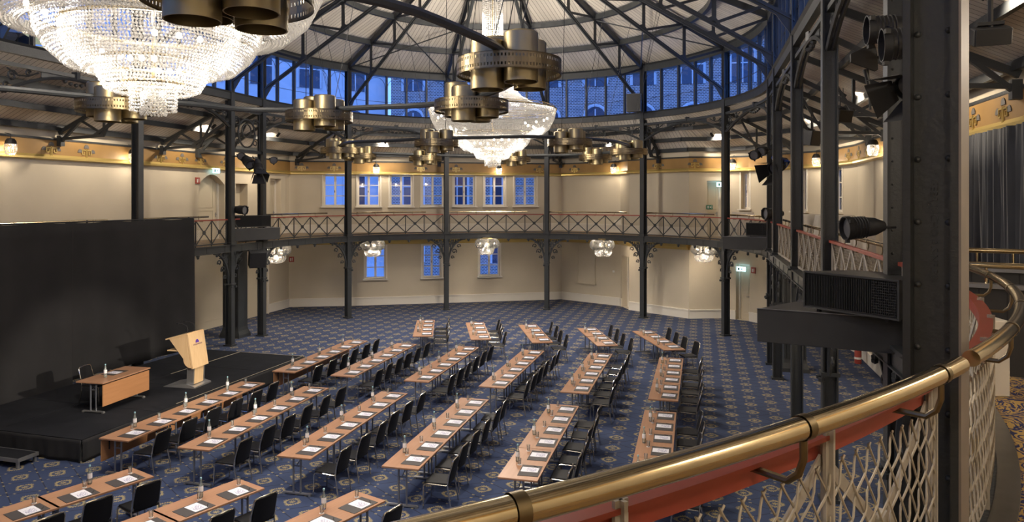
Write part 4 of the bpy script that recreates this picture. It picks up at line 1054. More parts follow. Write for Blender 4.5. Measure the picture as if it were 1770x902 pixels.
# ------------------------------------------------------------------ crystal lamps
def beads(prof, sp, r, seed=0, sag=0):
    rnd = random.Random(seed); mb = MB(); L = 0; pts = []
    for (r0, z0), (r1, z1) in zip(prof, prof[1:]):
        l = math.hypot(r1 - r0, z1 - z0); K = max(1, int(round(l / sp)))
        for k in range(K): f = k / K; pts.append((r0 + (r1 - r0) * f, z0 + (z1 - z0) * f))
    row = 0
    for rr, z in pts:
        K = max(5, int(2 * PI * rr / sp)); row += 1
        for k in range(K):
            a = 2 * PI * k / K + rnd.uniform(-.1, .1) * sp / max(rr, .1); x, y = rr * math.cos(a), rr * math.sin(a); q = r * rnd.uniform(.85, 1.1); z_ = z + rnd.uniform(-.12, .12) * sp
            mb._add([(x + q, y, z_), (x - q, y, z_), (x, y + q, z_), (x, y - q, z_), (x, y, z_ + q * 1.15), (x, y, z_ - q * 1.15)], [(0, 2, 4), (2, 1, 4), (1, 3, 4), (3, 0, 4), (2, 0, 5), (1, 2, 5), (3, 1, 5), (0, 3, 5)])
    return mb
def make_big():
    t = thing('crystal_chandelier', '', 'chandelier')        # origin at the lowest tip
    D = [(.37, 8.6), (.37, 4.72), (.66, 3.08), (1.05, 2.60), (1.6, 2.28), (2.28, 2.14)]
    parts = [('crystal_column', [(.37, 8.6), (.37, 4.72)], .075, .030), ('crystal_neck', D[1:], .062, .026),
             ('crystal_bowl', [(2.33, 2.10), (2.26, 1.78), (2.08, 1.42), (1.76, 1.14), (1.50, 1.10)], .048, .0215), ('crystal_bowl', [(1.42, 1.22), (1.40, 1.06), (1.28, .84), (1.02, .60)], .048, .021),
             ('crystal_tier', [(1.12, 1.20), (1.12, .98), (1.0, .74), (.76, .52)], .048, .0205), ('crystal_tier', [(.70, .70), (.70, .55), (.60, .36), (.42, .28)], .048, .0205), ('crystal_tier', [(.38, .42), (.30, .36), (.29, .02)], .046, .020), ('crystal_tier', [(.16, .30), (.16, -.03)], .046, .02)]
    for k, (nm, pr, sp, r) in enumerate(parts): beads(pr, sp, r, k).build(nm, M['crystal'], t)['kind'] = 'stuff'
    for rr, z in ((2.36, 2.12), (1.44, 1.24), (.72, .72), (.39, .43), (1.14, 1.2)):
        m_ = MB(); m_.tube([(rr * math.cos(2 * PI * k / 48), rr * math.sin(2 * PI * k / 48), z) for k in range(48)], .022, 6, True); m_.tube([(rr * .96 * math.cos(2 * PI * k / 48), rr * .96 * math.sin(2 * PI * k / 48), z + .10) for k in range(48)], .014, 5, True) if rr > 2 else None
        m_.build('brass_hoop', M['brass'], t)
    m_ = MB(); m_.tube([(0, 0, .4), (0, 0, 9.0)], .03, 6)
    for k in range(8): a = 2 * PI * k / 8; m_.bar((0, 0, 2.1), (2.3 * math.cos(a), 2.3 * math.sin(a), 2.1), .02, .02)
    m_.build('stem', M['brass'], t)
    for k in range(26):
        a = 2 * PI * k * .381; rr = (2.0, 1.55, .95, .5)[k % 4]; z = (1.80, 1.45, .95, .70)[k % 4]
        m_ = MB(); m_.lathe([(0, -.045), (.032, -.03), (.036, 0), (.03, .03), (0, .045)], 8, (rr * math.cos(a), rr * math.sin(a), z)); m_.build('bulb', M['bulb'], t)
    return t
CHZ = 6.66
cb = uv(0, 0); cn = Vector((G(265, 1030.4, 0).x, C1.y)); big = make_big(); big.location = V3(cb, CHZ); big['label'] = 'huge tiered crystal chandelier hanging at the far centre of the hall'
near_ch = dup(big, V3(cn, CHZ), .4, 'huge tiered crystal chandelier close by at the upper left'); big['group'] = near_ch['group'] = 'giant crystal chandeliers'
for par in (big, near_ch):
    for z, e in ((1.5, .25), (.85, .10), (2.75, .36), (5.0, .22), (7.3, .28)): light('chandelier_light', (0, 0, z), P_CHAND * e, WARMW, .45, par)
def make_globe():
    t = thing('crystal_pendant', '', 'ceiling lamp')
    m_ = MB(); m_.lathe([(0, .02), (.22, .02), (.24, 0), (0, 0)], 16); m_.build('ceiling_plate', M['gilt'], t)
    for k in range(8):
        ring = k < 5; a = 2 * PI * k / (5 if ring else 3) + .3; rr, z, q = (.37, -.27, .24) if ring else (.20, -.60, .22)
        b = beads([(q * math.sin(PI * j / 8) + .01, q * math.cos(PI * j / 8)) for j in range(9)], .055, .030, k); b.v = [(x + rr * math.cos(a), y + rr * math.sin(a), zz + z) for x, y, zz in b.v]; b.build('crystal_globe', M['crystal'], t)
        m_ = MB(); m_.lathe([(0, -.03), (.025, 0), (0, .03)], 8, (rr * math.cos(a), rr * math.sin(a), z)); m_.build('bulb', M['bulb'], t)
        m_ = MB(); m_.tube([(0, 0, 0), (rr * math.cos(a), rr * math.sin(a), z + q)], .01, 5); m_.build('stem', M['gilt'], t)
    return t
gp = [(643, 431, 34.5, 'crystal globe lamp under the balcony over the first of three ground floor windows'), (842, 428, 35.6, 'crystal globe lamp under the balcony over the last of three ground floor windows'), (1042, 431, 34.6, 'crystal globe lamp under the balcony above the right blind window'),
      (1217, 441, 31.5, 'crystal globe lamp under the balcony left of the ground floor exit sign'), (478, 437, 31.0, 'crystal globe lamp under the balcony half hidden by the column at the cream double door')]
for k, (x, y, D, lb) in enumerate(gp):
    p = Vector(((x - HX) * D / FOC, D)); o = use('globe', make_globe, V3(p, ZFB + .05), k * .7, lb, 'crystal globe lamps under the balcony'); light('pendant_light', (0, 0, -.48), P_UNDER, WARM, .2, o)
for s, kk in ((-NB - 4.5, 0), (-NB - 9.5, 1), (HALF + NB + 1.0, 2), (HALF + NB + 6, 3), (HALF + 14, 4), (HALF + LS + 4, 5)):
    p, n = path(s, 1.6); o = use('globe', make_globe, V3(p, ZFB + .05), kk, 'crystal globe lamp under the balcony, out of direct view', 'crystal globe lamps under the balcony'); light('pendant_light', (0, 0, -.48), P_UNDER, WARM, .2, o)
def make_sconce():
    t = thing('crystal_lantern', '', 'wall lamp')
    m_ = MB(); m_.lathe([(0, .30), (.10, .28), (.15, .20), (.16, .12), (.0, .12)], 14); m_.build('dark_cap', M['black'], t, smooth=True)
    beads([(.15, .12), (.16, -.02), (.13, -.16), (.06, -.22)], .05, .022, 3).build('crystal_basket', M['crystal'], t)
    m_ = MB(); m_.tube([(0, .0, .28), (0, 0, .42), (0, .22, .46)], .012, 5); m_.build('arm', M['iron'], t)
    for a in (-.06, .06): m_ = MB(); m_.lathe([(0, -.03), (.022, 0), (0, .03)], 8, (a, 0, .0)); m_.build('bulb', M['bulb'], t)
    return t
sp = [(3, 252, 'at the left edge of the picture'), (217, 264, 'left of the column above the black curtain'), (436, 284, 'between the two left columns'), (650, 293, 'above the second upper window'), (860, 296, 'above the sixth upper window'), (1067, 295, 'above the plain upper wall'), (1272, 286, 'above the balcony exit door'), (1421, 272, 'right of the third right column'), (1530, 250, 'beside the big spotlight column')]
for x, y, w in sp:
    i, p, s_ = hit(x); n = seg_n(WL[i], WL[i + 1]); d = (WL[i + 1] - WL[i]).normalized(); pp = p + n * .34; o = use('sconce', make_sconce, V3(pp, 7.02), math.atan2(d.y, d.x), 'small crystal lantern on the ochre cornice ' + w, 'crystal lanterns on the cornice'); light('lantern_light', (0, -.02, -.05), P_SCONCE, WARM, .1, o)
# added small spots that stand in for hidden wash light on the upper walls
for s in (-14.5, -10.3, -5.6, -1, BAY * .5, BAY * 1.5, BAY * 2.5, BAY * 3.5, BAY * 4.5, BAY * 5.5, HALF + 4, HALF + 9, HALF + 14, HALF + LS + 2.5, HALF + LS + 7.5):
    p, n = path(s, 1.5); t = thing('added_wash_spot', 'added small dark spot lamp under the aisle ceiling, washing the upper wall', 'spot lamp', V3(p, 8.35), math.atan2(n.y, n.x), 'added small spots under the aisle ceiling')
    m_ = MB(); m_.lathe([(0, -.12), (.05, -.12), (.06, .08), (.058, .08), (.045, -.10), (0, -.10)], 12, (0, 0, 0), Matrix.Rotation(math.radians(128), 3, 'Y')); m_.build('lamp_body', M['black'], t); m_ = MB(); m_.tube([(0, 0, 0), (0, 0, .42)], .01, 5); m_.build('hanger', M['black'], t)
    light('wash', (.06, 0, -.05), P_WASH, WARM, .06, t, spot=math.radians(120), rot=(0, math.radians(-62), 0))

# ------------------------------------------------------------------ brass lamp clusters and their ring pipes
RZ = 7.2
def make_cluster():
    t = thing('brass_lamp_cluster', '', 'lamp cluster'); rh = .675
    for k in range(4):
        a = 2 * PI * k / 4 + .4; x, y = .315 * math.cos(a), .315 * math.sin(a); r = .218; z0, z1 = (-.25, .40)
        m_ = MB(); m_.lathe([(0, z1 - .02), (r - .02, z1 - .02), (r, z1 - .04), (r, z0), (r - .012, z0), (r - .012, z1 - .10), (0, z1 - .10)], 28, (x, y, (0, .07, -.05, .03)[k])); c_ = m_.build('lamp_can', M['brass_satin'], t, smooth=True)
        m_ = MB(); m_.lathe([(0, .16), (.07, .14), (.085, .06), (.05, .0), (0, -.01)], 12, (x, y, (0, .07, -.05, .03)[k])); m_.build('lamp_reflector', M['lens'], c_)
    m_ = MB(); H0, H1 = -.13, .13
    for z, hh in ((-.088, .035), (0, .07), (.088, .035), (-.10, .012), (.10, .012)): m_.lathe([(rh, z - hh / 2), (rh + .006, z - hh / 2), (rh + .006, z + hh / 2), (rh, z + hh / 2), (rh, z - hh / 2)], 48)
    for k in range(96):
        a = 2 * PI * k / 96
        for z in (-.053, .053): m_.box((rh * math.cos(a), rh * math.sin(a), z), (.006, .026, .042), a)
    m_.build('pierced_hoop', M['brass_old'], t)
    m_ = MB()
    for k in range(4): a = 2 * PI * k / 4 + .4 + PI / 4; m_.bar((0, 0, .05), (rh * math.cos(a), rh * math.sin(a), .05), .03, .03)
    m_.lathe([(0, -.05), (.10, -.05), (.12, .05), (0, .12)], 12); m_.build('spider', M['iron'], t)
    return t
rc1 = Vector((-4.85, 10.35)); rc2 = uv(0, 0); RR = 5.0
pos1 = [(395, 5.9, 'nearest and largest brass lamp cluster, at the top left in front of the near chandelier'), (880, 9.35, 'large brass lamp cluster in the upper centre, above the others'), (815, 13.2, 'brass lamp cluster directly in front of the far chandelier'), (552, 14.9, 'brass lamp cluster left of centre at the third column'), (202, 13.3, 'brass lamp cluster below the near chandelier at the left')]
pos2 = [(755, 22.0, 'brass lamp cluster low left of the far chandelier tip'), (985, 21.8, 'brass lamp cluster right of the far chandelier'), (1087, 26.0, 'brass lamp cluster beside the fifth far column'), (1029, 29.4, 'small-looking brass lamp cluster left of the fifth far column'), (890, 30.8, 'farthest brass lamp cluster, right behind the chandelier tip'), (735, 30.2, 'small-looking brass lamp cluster behind the chandelier at left'), (588, 25.4, 'brass lamp cluster at the third column, lower row'), (620, 28.6, 'brass lamp cluster just right of the third column, lower row')]
def ringpipe(c, label, ps):
    m_ = MB(); q = [Vector(((x - HX) * D / FOC, D)) for x, D, _ in ps]
    K = 72; pts = []
    for k in range(K):
        a = 2 * PI * k / K; dirv = Vector((math.cos(a), math.sin(a))); w = 0; rr = 0
        for p in q:
            dd_ = p - c; aa = math.acos(max(-1, min(1, dd_.normalized().dot(dirv)))); ww = math.exp(-(aa / .28) ** 2); w += ww; rr += ww * dd_.length
        w0 = .02; pts.append(V3(c + dirv * ((rr + w0 * RR) / (w + w0)), RZ + .16))
    m_.tube(pts, .055, 8, True); tag(m_.build('ring_pipe', M['iron'], smooth=True), label, 'lamp ring')
    return q
q1 = ringpipe(rc1, 'dark ring pipe carrying the near brass lamp clusters', pos1); q2 = ringpipe(rc2, 'dark ring pipe carrying the far brass lamp clusters', pos2)
q1b = [rc1 + RR * Vector((math.cos(a), math.sin(a))) for a in (math.radians(-118), math.radians(178), math.radians(-150))]
for k, (p, lb) in enumerate(zip(q1 + q2, [x[2] for x in pos1 + pos2])):
    o = use('cluster', make_cluster, V3(p, RZ), (.55, .1, .75, .2, 1.2, .9, .1, .5, 1.3, .7, .2, .9, 1.4)[k], lb, 'brass lamp clusters on the ring pipes')
    light('added_downlight', (0, 0, -.35), P_CAN, NEUT, .2, o, spot=math.radians(115))  # downlight added to brighten the tables; the cans themselves look unlit
    w = MB(); c_ = rc1 if k < 5 else rc2; inn = (c_ - p).normalized(); tn = Vector((-inn.y, inn.x))
    for sg in (-1, 1): w.tube([V3(p + tn * sg * .3, RZ + .15), V3(p + tn * sg * .9 - inn * 1.2, ZE + SL * 2.6)], .008, 4)
    tag(w.build('hanging_wire', M['black']), 'thin wires above the ' + ' '.join(lb.split(',')[0].replace('small-looking ', '').split()[:12]), 'hanging wire')

# ------------------------------------------------------------------ black equipment boxes on the balcony edge
def boxpair(platform, z0, z1, lou, l0, l1, lb1, lb2):
    P = [Vector(p) for p in platform]; o = P[0]; t = thing('equipment_shelf', lb1, 'shelf', V3(o, z0)); m_ = MB(); m_.prism([p - o for p in P], 0, z1 - z0); m_.build('shelf_box', M['box_black'], t, bevel=.006)
    m_ = MB()
    for a, b in zip(P, P[1:]): m_.box(V3((a + b) / 2 - o, z1 - z0 + .004), ((b - a).length, .02, .008), math.atan2((b - a).y, (b - a).x))
    m_.build('edge_strip', M['steel'], t)
    Q = [Vector(p) for p in lou]; o = Q[0]; t = thing('ventilated_cabinet', lb2, 'cabinet', V3(o, z1)); m_ = MB(); m_.prism([p - o for p in Q], l0 - z1, l1 - z1); m_.build('housing', M['box_black'], t)
    fd_ = (Q[1] - Q[0]); L = fd_.length; fd_.normalize(); n = Vector((fd_.y, -fd_.x)); rz = math.atan2(fd_.y, fd_.x); m_ = MB(); K = int(L / .022)
    for k in range(K): m_.box(V3(fd_ * (L * (k + .5) / K) + n * .012, (l0 + l1) / 2 - z1), (.007, .024, l1 - l0 - .05), rz)
    for z in range(int((l1 - l0) / .03)): m_.box(V3(fd_ * L * .86 + n * .026, l0 - z1 + .03 + z * .03), (L * .24, .006, .006), rz)
    m_.build('louvre_grille', M['black'], t)
    m_ = MB()
    for z in (l0, l1): m_.box(V3(fd_ * L / 2 + n * .018, z - z1), (L + .02, .04, .022), rz)
    for x in (0, L): m_.box(V3(fd_ * x + n * .018, (l0 + l1) / 2 - z1), (.022, .04, l1 - l0), rz)
    m_.build('frame', M['box_black'], t)
    m_ = MB()
    for x in (.12, .85): m_.box(V3(fd_ * L * x - n * .06, (l0 - z1) / 2), (.04, .04, l0 - z1), rz)
    m_.build('foot', M['black'], t)
f = G(1308.5, 590, 3.70); g = G(1564, 613.6, 3.70); dn_ = (g - f).normalized(); bk = Vector((-dn_.y, dn_.x))
boxpair([f, g, g + bk * 1.15, f + bk * .95 + dn_ * .35], 3.70, 4.115, [G(1393, 528.6, 4.17), G(1556, 552.7, 4.17), (5.05, 8.35), (4.35, 9.12)], 4.17, 4.60, 'long dark equipment shelf sticking out from the right balcony edge', 'black ventilated cabinet on the large right-hand equipment shelf')
f = G(1249.5, 430, 3.74); g = G(1337, 433, 3.74); dn_ = (g - f).normalized(); bk = Vector((-dn_.y, dn_.x))
boxpair([f, g, g + bk * 1.0, f + bk * .9 + dn_ * .2], 3.74, 4.18, [f + dn_ * .75 + bk * .35, g + bk * .05 - dn_ * .12, g + bk * .95, f + bk * .9 + dn_ * .6], 4.22, 4.66, 'small dark equipment shelf on the balcony edge among the right columns', 'black ventilated cabinet on the small shelf among the right columns')
f = G(406, 417, 3.90); g = G(484, 413, 3.90); dn_ = (g - f).normalized(); bk = Vector((-dn_.y, dn_.x))
boxpair([f, g, g + bk * .5, f + bk * .5], 3.90, 4.36, [f + bk * .08, f.lerp(g, .80) + bk * .08, f.lerp(g, .80) + bk * .5, f + bk * .5], 4.42, 4.86, 'dark equipment shelf on the balcony edge between the two left columns', 'black cabinet on the left equipment shelf')

# ------------------------------------------------------------------ stage lights and loudspeakers
def at_px(px, py, D): return Vector(((px - HX) * D / FOC, D, EYE + (HY - py) * D / FOC))
def aim(dirv): return Vector(dirv).normalized().to_track_quat('Z', 'Y').to_matrix()
def spotlight(loc, dirv, s, label, barn=False, name='stage_spotlight', post=None, lens='lens', color='black'):
    t = thing(name, label, 'spotlight', loc); Mx = aim(dirv)
    m_ = MB(); m_.lathe([(0, -.52 * s), (.07 * s, -.50 * s), (.13 * s, -.36 * s), (.155 * s, -.16 * s), (.16 * s, .0), (.175 * s, .01 * s), (.175 * s, .09 * s), (.16 * s, .09 * s), (.155 * s, .02 * s), (0, .02 * s)], 24, (0, 0, 0), Mx); m_.build('lamp_housing', M[color], t, smooth=True)
    m_ = MB(); m_.lathe([(0, .035 * s), (.15 * s, .03 * s)], 20, (0, 0, 0), Mx); m_.build('lens', M[lens], t)
    m_ = MB()
    for a in range(3): v = Mx @ Vector((.19 * s * math.cos(a * 2.1 + .6), .19 * s * math.sin(a * 2.1 + .6), .06 * s)); m_.box(v, (.05 * s, .05 * s, .05 * s))
    for q in range(5): m_.lathe([(.158 * s, 0), (.166 * s, .006), (.158 * s, .012)], 20, Mx @ Vector((0, 0, -.05 * s - q * .04 * s)), Mx)
    m_.build('clip', M['black'], t)
    if barn:
        for a in range(4):
            m_ = MB(); c, sn = math.cos(a * PI / 2), math.sin(a * PI / 2)
            def BP(x, y, z): return Mx @ Vector((x * c - y * sn, x * sn + y * c, z)) * s
            m_.extr([BP(.16, -.14, .10), BP(.16, .14, .10), BP(.30, .24, .40), BP(.30, -.24, .40)], (.004, 0, .004)); m_.build('barn_door', M['black'], t)
    m_ = MB(); sd_ = Mx @ Vector((1, 0, 0)); b = Vector(post) - Vector(loc) if post is not None else Vector((0, 0, .45 * s))
    for sg in (-1, 1): m_.bar(sd_ * .17 * s * sg - (Mx @ Vector((0, 0, .1 * s))), sd_ * .10 * s * sg + b * .8, .03 * s, .012 * s)
    m_.bar(sd_ * -.10 * s + b * .8, sd_ * .10 * s + b * .8, .03 * s, .012 * s); m_.tube([b * .78, b], .02 * s, 6); m_.build('yoke', M['black'], t)
    return t
Lc, _ = path(HALF + 15.86); Lc = Vector(Lc); Oc = Vector(path(HALF + LS + BAY)[0])
spotlight(at_px(1470, 394, 8.25), (-1, -.02, -.06), .78, 'big black spotlight on the balcony column at the right, pointing left', post=Vector((Lc.x - .08, Lc.y - .1, at_px(0, 392, 8.6).z)))
big_spot = at_px(1452, 395, 8.2); tgt = Vector((-9.4, 18.2, 1.1)); light('stage_beam', big_spot + (tgt - big_spot).normalized() * .25, 4500, WARMW, .06, spot=math.radians(17), rot=(big_spot - tgt).to_track_quat('Z', 'Y').to_euler())
spotlight(at_px(1512, 52, 5.2), (-1, .25, -.02), .62, 'upper black cylindrical spotlight left of the near column', post=at_px(1568, 60, 5.0))
spotlight(at_px(1540, 77, 4.9), (-1, .3, -.04), .66, 'lower black cylindrical spotlight left of the near column', post=at_px(1585, 80, 4.7))
spotlight(at_px(1574, 148, 4.6), (-.75, -.3, -.45), .50, 'black spotlight with barn doors pointing down beside the near column', barn=True, post=at_px(1590, 130, 4.4))
spotlight(at_px(1341, 290, 22.5), (-.8, -.6, -.45), 1.25, 'black spotlight with barn doors on the clustered right columns', barn=True, post=at_px(1345, 280, 23.3))
spotlight(at_px(1304, 268, 23.0), (-.7, -.7, -.2), .9, 'left round lamp of the pair on the right columns', lens='lens', post=at_px(1330, 262, 23.3))
spotlight(at_px(1316, 262, 23.0), (-.7, -.7, -.2), .9, 'right round lamp of the pair on the right columns', lens='lens', post=at_px(1333, 258, 23.3))
spotlight(at_px(1356, 283, 22.6), (.6, -.5, -.5), .9, 'spotlight with blue filter on the clustered right columns', color='blue_gel', post=at_px(1347, 275, 23.3))
spotlight(at_px(1326, 369, 22.8), (-1, -.2, .0), 1.1, 'black spotlight behind the small right equipment shelf', post=at_px(1345, 369, 23.0))
spotlight(at_px(432, 283, 26.5), (.6, -.5, -.45), 1.15, 'black profile spotlight between the two left columns', post=at_px(412, 266, 27.0))
spotlight(at_px(447, 294, 26.3), (.3, -.5, -.8), 1.0, 'black spotlight with barn doors hanging lowest between the left columns', barn=True, post=at_px(437, 270, 27.0))
spotlight(at_px(417, 270, 26.6), (.1, -1, -.1), .8, 'round black lamp right beside the leftmost of the paired columns', post=at_px(402, 270, 27.0))
spotlight(at_px(473, 277, 27.2), (.2, -1, -.1), .8, 'round black lamp right of the paired left columns', post=at_px(456, 274, 28.4))
spotlight(at_px(421, 363, 27.0), (.9, -.3, -.05), 1.0, 'small black spotlight above the left equipment shelf', post=at_px(403, 366, 27.2))
spotlight(at_px(10, 58, 19.0), (.4, -.6, -.7), 1.7, 'black spotlight hanging at the left edge under the clerestory', barn=True, post=at_px(14, 30, 19.5))
# winged black panel antenna beside the upper spotlights
t = thing('panel_antenna', 'flat black wedge-shaped antenna on a bracket by the near column', 'antenna', at_px(1494, 99, 5.3)); k_ = 5.3 / FOC
m_ = MB(); m_.extr([(-23 * k_, 0, -8 * k_), (-23 * k_, 0, 6 * k_), (17 * k_, 0, 26 * k_), (22 * k_, 0, 10 * k_), (24 * k_, 0, -21 * k_), (20 * k_, 0, -24 * k_)], (0, .02, 0)); m_.build('panel', M['black'], t); m_ = MB(); m_.tube([(8 * k_, .02, -16 * k_), (14 * k_, .03, -90 * k_)], .009, 6); m_.tube([(3 * k_, .02, -20 * k_), (9 * k_, .02, -45 * k_)], .014, 6); m_.tube([(22 * k_, .02, 0), (75 * k_, -.1, 5 * k_)], .01, 6); m_.build('mount', M['black'], t)
def speaker(loc, size, rz, tilt, label, hang=.3):
    t = thing('loudspeaker', label, 'loudspeaker', loc, rz); Rm = Matrix.Rotation(tilt, 3, 'X'); m_ = MB(); m_.box((0, 0, 0), size, 0, Rm); m_.build('cabinet', M['box_black'], t, bevel=.01)
    m_ = MB(); m_.box(Rm @ Vector((0, -size[1] / 2 - .006, 0)), (size[0] * .9, .012, size[2] * .92), 0, Rm); m_.build('grille', M['black'], t)
    m_ = MB(); m_.tube([(0, 0, size[2] / 2), (0, 0, size[2] / 2 + hang)], .015, 6); m_.box((0, 0, size[2] / 2 + .02), (size[0] * .7, .04, .02)); m_.build('bracket', M['black'], t)
speaker(at_px(445, 447, 27.6), (.62, .42, .62), .5, .25, 'black loudspeaker under the balcony by the left columns', .15)
speaker(at_px(1096, 178, 32.2), (.62, .4, .80), -.3, 0, 'black loudspeaker in front of the clerestory glass at the fifth column', .3)
speaker(at_px(1712, 62, 4.2), (.19, .15, .10), -.4, .3, 'dark loudspeaker hung at the top right corner', .16)
speaker(at_px(1402, 238, 20.5), (.42, .35, .42), .5, .2, 'small dark loudspeaker under the aisle ceiling at the right', .5)
speaker(at_px(1452, 200, 15.5), (.42, .3, .26), .4, .2, 'dark loudspeaker on the aisle truss left of the spotlight column', .35)

# ------------------------------------------------------------------ signs and small fittings on the walls
for s in (HALF + LS + 1.5, HALF + LS + 4.6, HALF + LS + 7.6, HALF + LS + 10.6):  # unseen lanterns, added to brighten the foreground railing
    p, n = path(s, 2.75); o = use('sconce', make_sconce, V3(p, 7.02), math.atan2(n.y, n.x) - PI / 2, 'added unseen crystal lantern on the cornice behind the near balcony railing', 'crystal lanterns on the cornice'); light('lantern_light', (0, -.02, -.05), 70, WARMW, .1, o)
def on_wall(px, z, off=.03):
    i, p, s_ = hit(px); n = seg_n(WL[i], WL[i + 1]); d = (WL[i + 1] - WL[i]).normalized(); return V3(p + n * off, z), math.atan2(d.y, d.x), n
def zpx(px, py): i, p, s_ = hit(px); return EYE + (HY - py) * p.y / FOC
def plate(px, py, w, h, mt, name, label, cat, mark=None, off=.03):
    z = zpx(px, py); loc, rz, n = on_wall(px, z, off); t = thing(name, label, cat, loc, rz); m_ = MB(); m_.box((0, 0, 0), (w, .03, h)); m_.build('plate', M[mt], t)
    if mark == 'run':            # running figure, arrow and door
        b = MB(); b.box((-w * .25, -.018, 0), (w * .18, .006, h * .6)); b.extr([(w * .02, -.018, -h * .25), (w * .22, -.018, 0), (w * .02, -.018, h * .25)], (0, .004, 0)); b.tube([(w * .30, -.018, h * .1), (w * .34, -.018, -h * .1), (w * .28, -.018, -h * .3)], h * .05, 4); b.lathe([(0, 0), (h * .09, 0)], 8, (w * .32, -.019, h * .26), Matrix.Rotation(PI / 2, 3, 'X')); b.build('pictogram', M['greensign'] if mt == 'exit' else M['signwhite'], t)
    if mark == 'ext':            # extinguisher pictogram
        b = MB(); b.box((-w * .14, -.018, -h * .04), (w * .2, .006, h * .55)); b.box((w * .2, -.018, 0), (w * .08, .006, h * .6)); b.extr([(w * .3, -.018, h * .05), (w * .2, -.018, h * .32), (w * .1, -.018, h * .05)], (0, .004, 0)); b.build('pictogram', M['signwhite'], t)
    if mark == 'btn': b = MB(); b.lathe([(0, 0), (w * .22, 0)], 10, (0, -.018, 0), Matrix.Rotation(PI / 2, 3, 'X')); b.build('button', M['signwhite'], t)
    return t
plate(367, 295, .42, .20, 'exit', 'exit_sign', 'lit exit sign over the arched door niche on the upper left wall', 'exit sign', 'run', .2)
plate(1245, 319, .42, .20, 'exit', 'exit_sign', 'lit exit sign over the cream door on the right of the balcony', 'exit sign', 'run', .12)
plate(1283, 464.5, .42, .20, 'exit', 'exit_sign', 'lit exit sign above the ground floor door at the right', 'exit sign', 'run', .12)
plate(340.5, 312, .26, .26, 'redsign', 'fire_sign', 'red fire extinguisher sign left of the arched niche', 'fire sign', 'ext'); plate(504, 448, .25, .27, 'redsign', 'fire_sign', 'red fire extinguisher sign right of the cream double door', 'fire sign', 'ext'); plate(1303, 467, .25, .27, 'redsign', 'fire_sign', 'red fire sign right of the ground floor exit sign', 'fire sign', 'ext')
plate(438.5, 484, .12, .18, 'redsign', 'fire_alarm_button', 'small red alarm button between the left columns', 'alarm button', 'btn'); plate(1226, 358, .30, .20, 'greensign', 'direction_sign', 'small green exit sign beside the right balcony door', 'exit sign', 'run', -.30 if False else .03)
plate(365.8, 468, .14, .34, 'greensign', 'direction_sign', 'narrow green exit sign by the recessed door next to the curtain', 'exit sign', 'run')
plate(1061, 469, .10, .10, 'signwhite', 'wall_switch', 'small white switch left of the narrow recessed door', 'switch'); plate(1069, 385, .45, .28, 'wall_white', 'wall_box', 'small cream box on the plain upper wall', 'box')
# blind window panel on the ground floor
i, p, s_ = hit(1015); _, q, s2 = hit(1000); _, q2, s3 = hit(1029); z0, z1 = zpx(1015, 490), 3.1
n = seg_n(WL[i], WL[i + 1]); d = (WL[i + 1] - WL[i]).normalized(); t = thing('blind_window', 'beige blind window panel on the ground floor wall', 'shutter', V3((q + q2) / 2 + n * .03, z0), math.atan2(d.y, d.x)); w = (q2 - q).length
m_ = MB(); m_.box((0, 0, (z1 - z0) / 2), (w, .04, z1 - z0)); m_.build('panel', M['wall'], t); m_ = MB()
for sx in (-1, 1): m_.box((sx * w / 2, -.02, (z1 - z0) / 2), (.06, .05, z1 - z0))
m_.box((0, -.02, 0), (w + .12, .09, .07)); m_.build('frame', M['door'], t)
# cornice ornaments
def make_orn():
    t = thing('cornice_ornament', '', 'ornament'); g = MB(); S = .42
    def st(x, z, w, h): g.box((x * S, -.012, z * S), (w * S, .02, h * S))
    for sg in (-1, 1):
        st(sg * .06, .36, .05, .72); st(sg * .26, .62, .40, .06); st(sg * .44, .46, .06, .36); st(sg * .33, .28, .22, .06); st(sg * .22, .38, .06, .22)
    g.build('key_pattern', M['gilt'], t); g = MB()
    for cx, cz, r in ((0, .78, .24), (-.62, .42, .22), (.62, .42, .22)): g.extr([(cx * S + r * S * math.cos(PI * k / 8), 0, cz * S + r * 1.3 * S * math.sin(PI * k / 8)) for k in range(9)], (0, -.012, 0))
    g.build('shell_relief', M['grey_relief'], t); return t
ox = [84, 145, 274, 311, 343, 386, 522, 578, 727, 788, 932, 995, 1140, 1200, 1472, 1490, 1505, 1693, 1746]
for k, x in enumerate(ox): loc, rz, n = on_wall(x, 6.88, .105); use('orn', make_orn, loc, rz, 'gilt key-pattern ornament on the ochre cornice, %s from the left' % (ORD + ['fifteenth', 'sixteenth', 'seventeenth', 'eighteenth', 'nineteenth'])[k], 'key-pattern ornaments on the cornice')

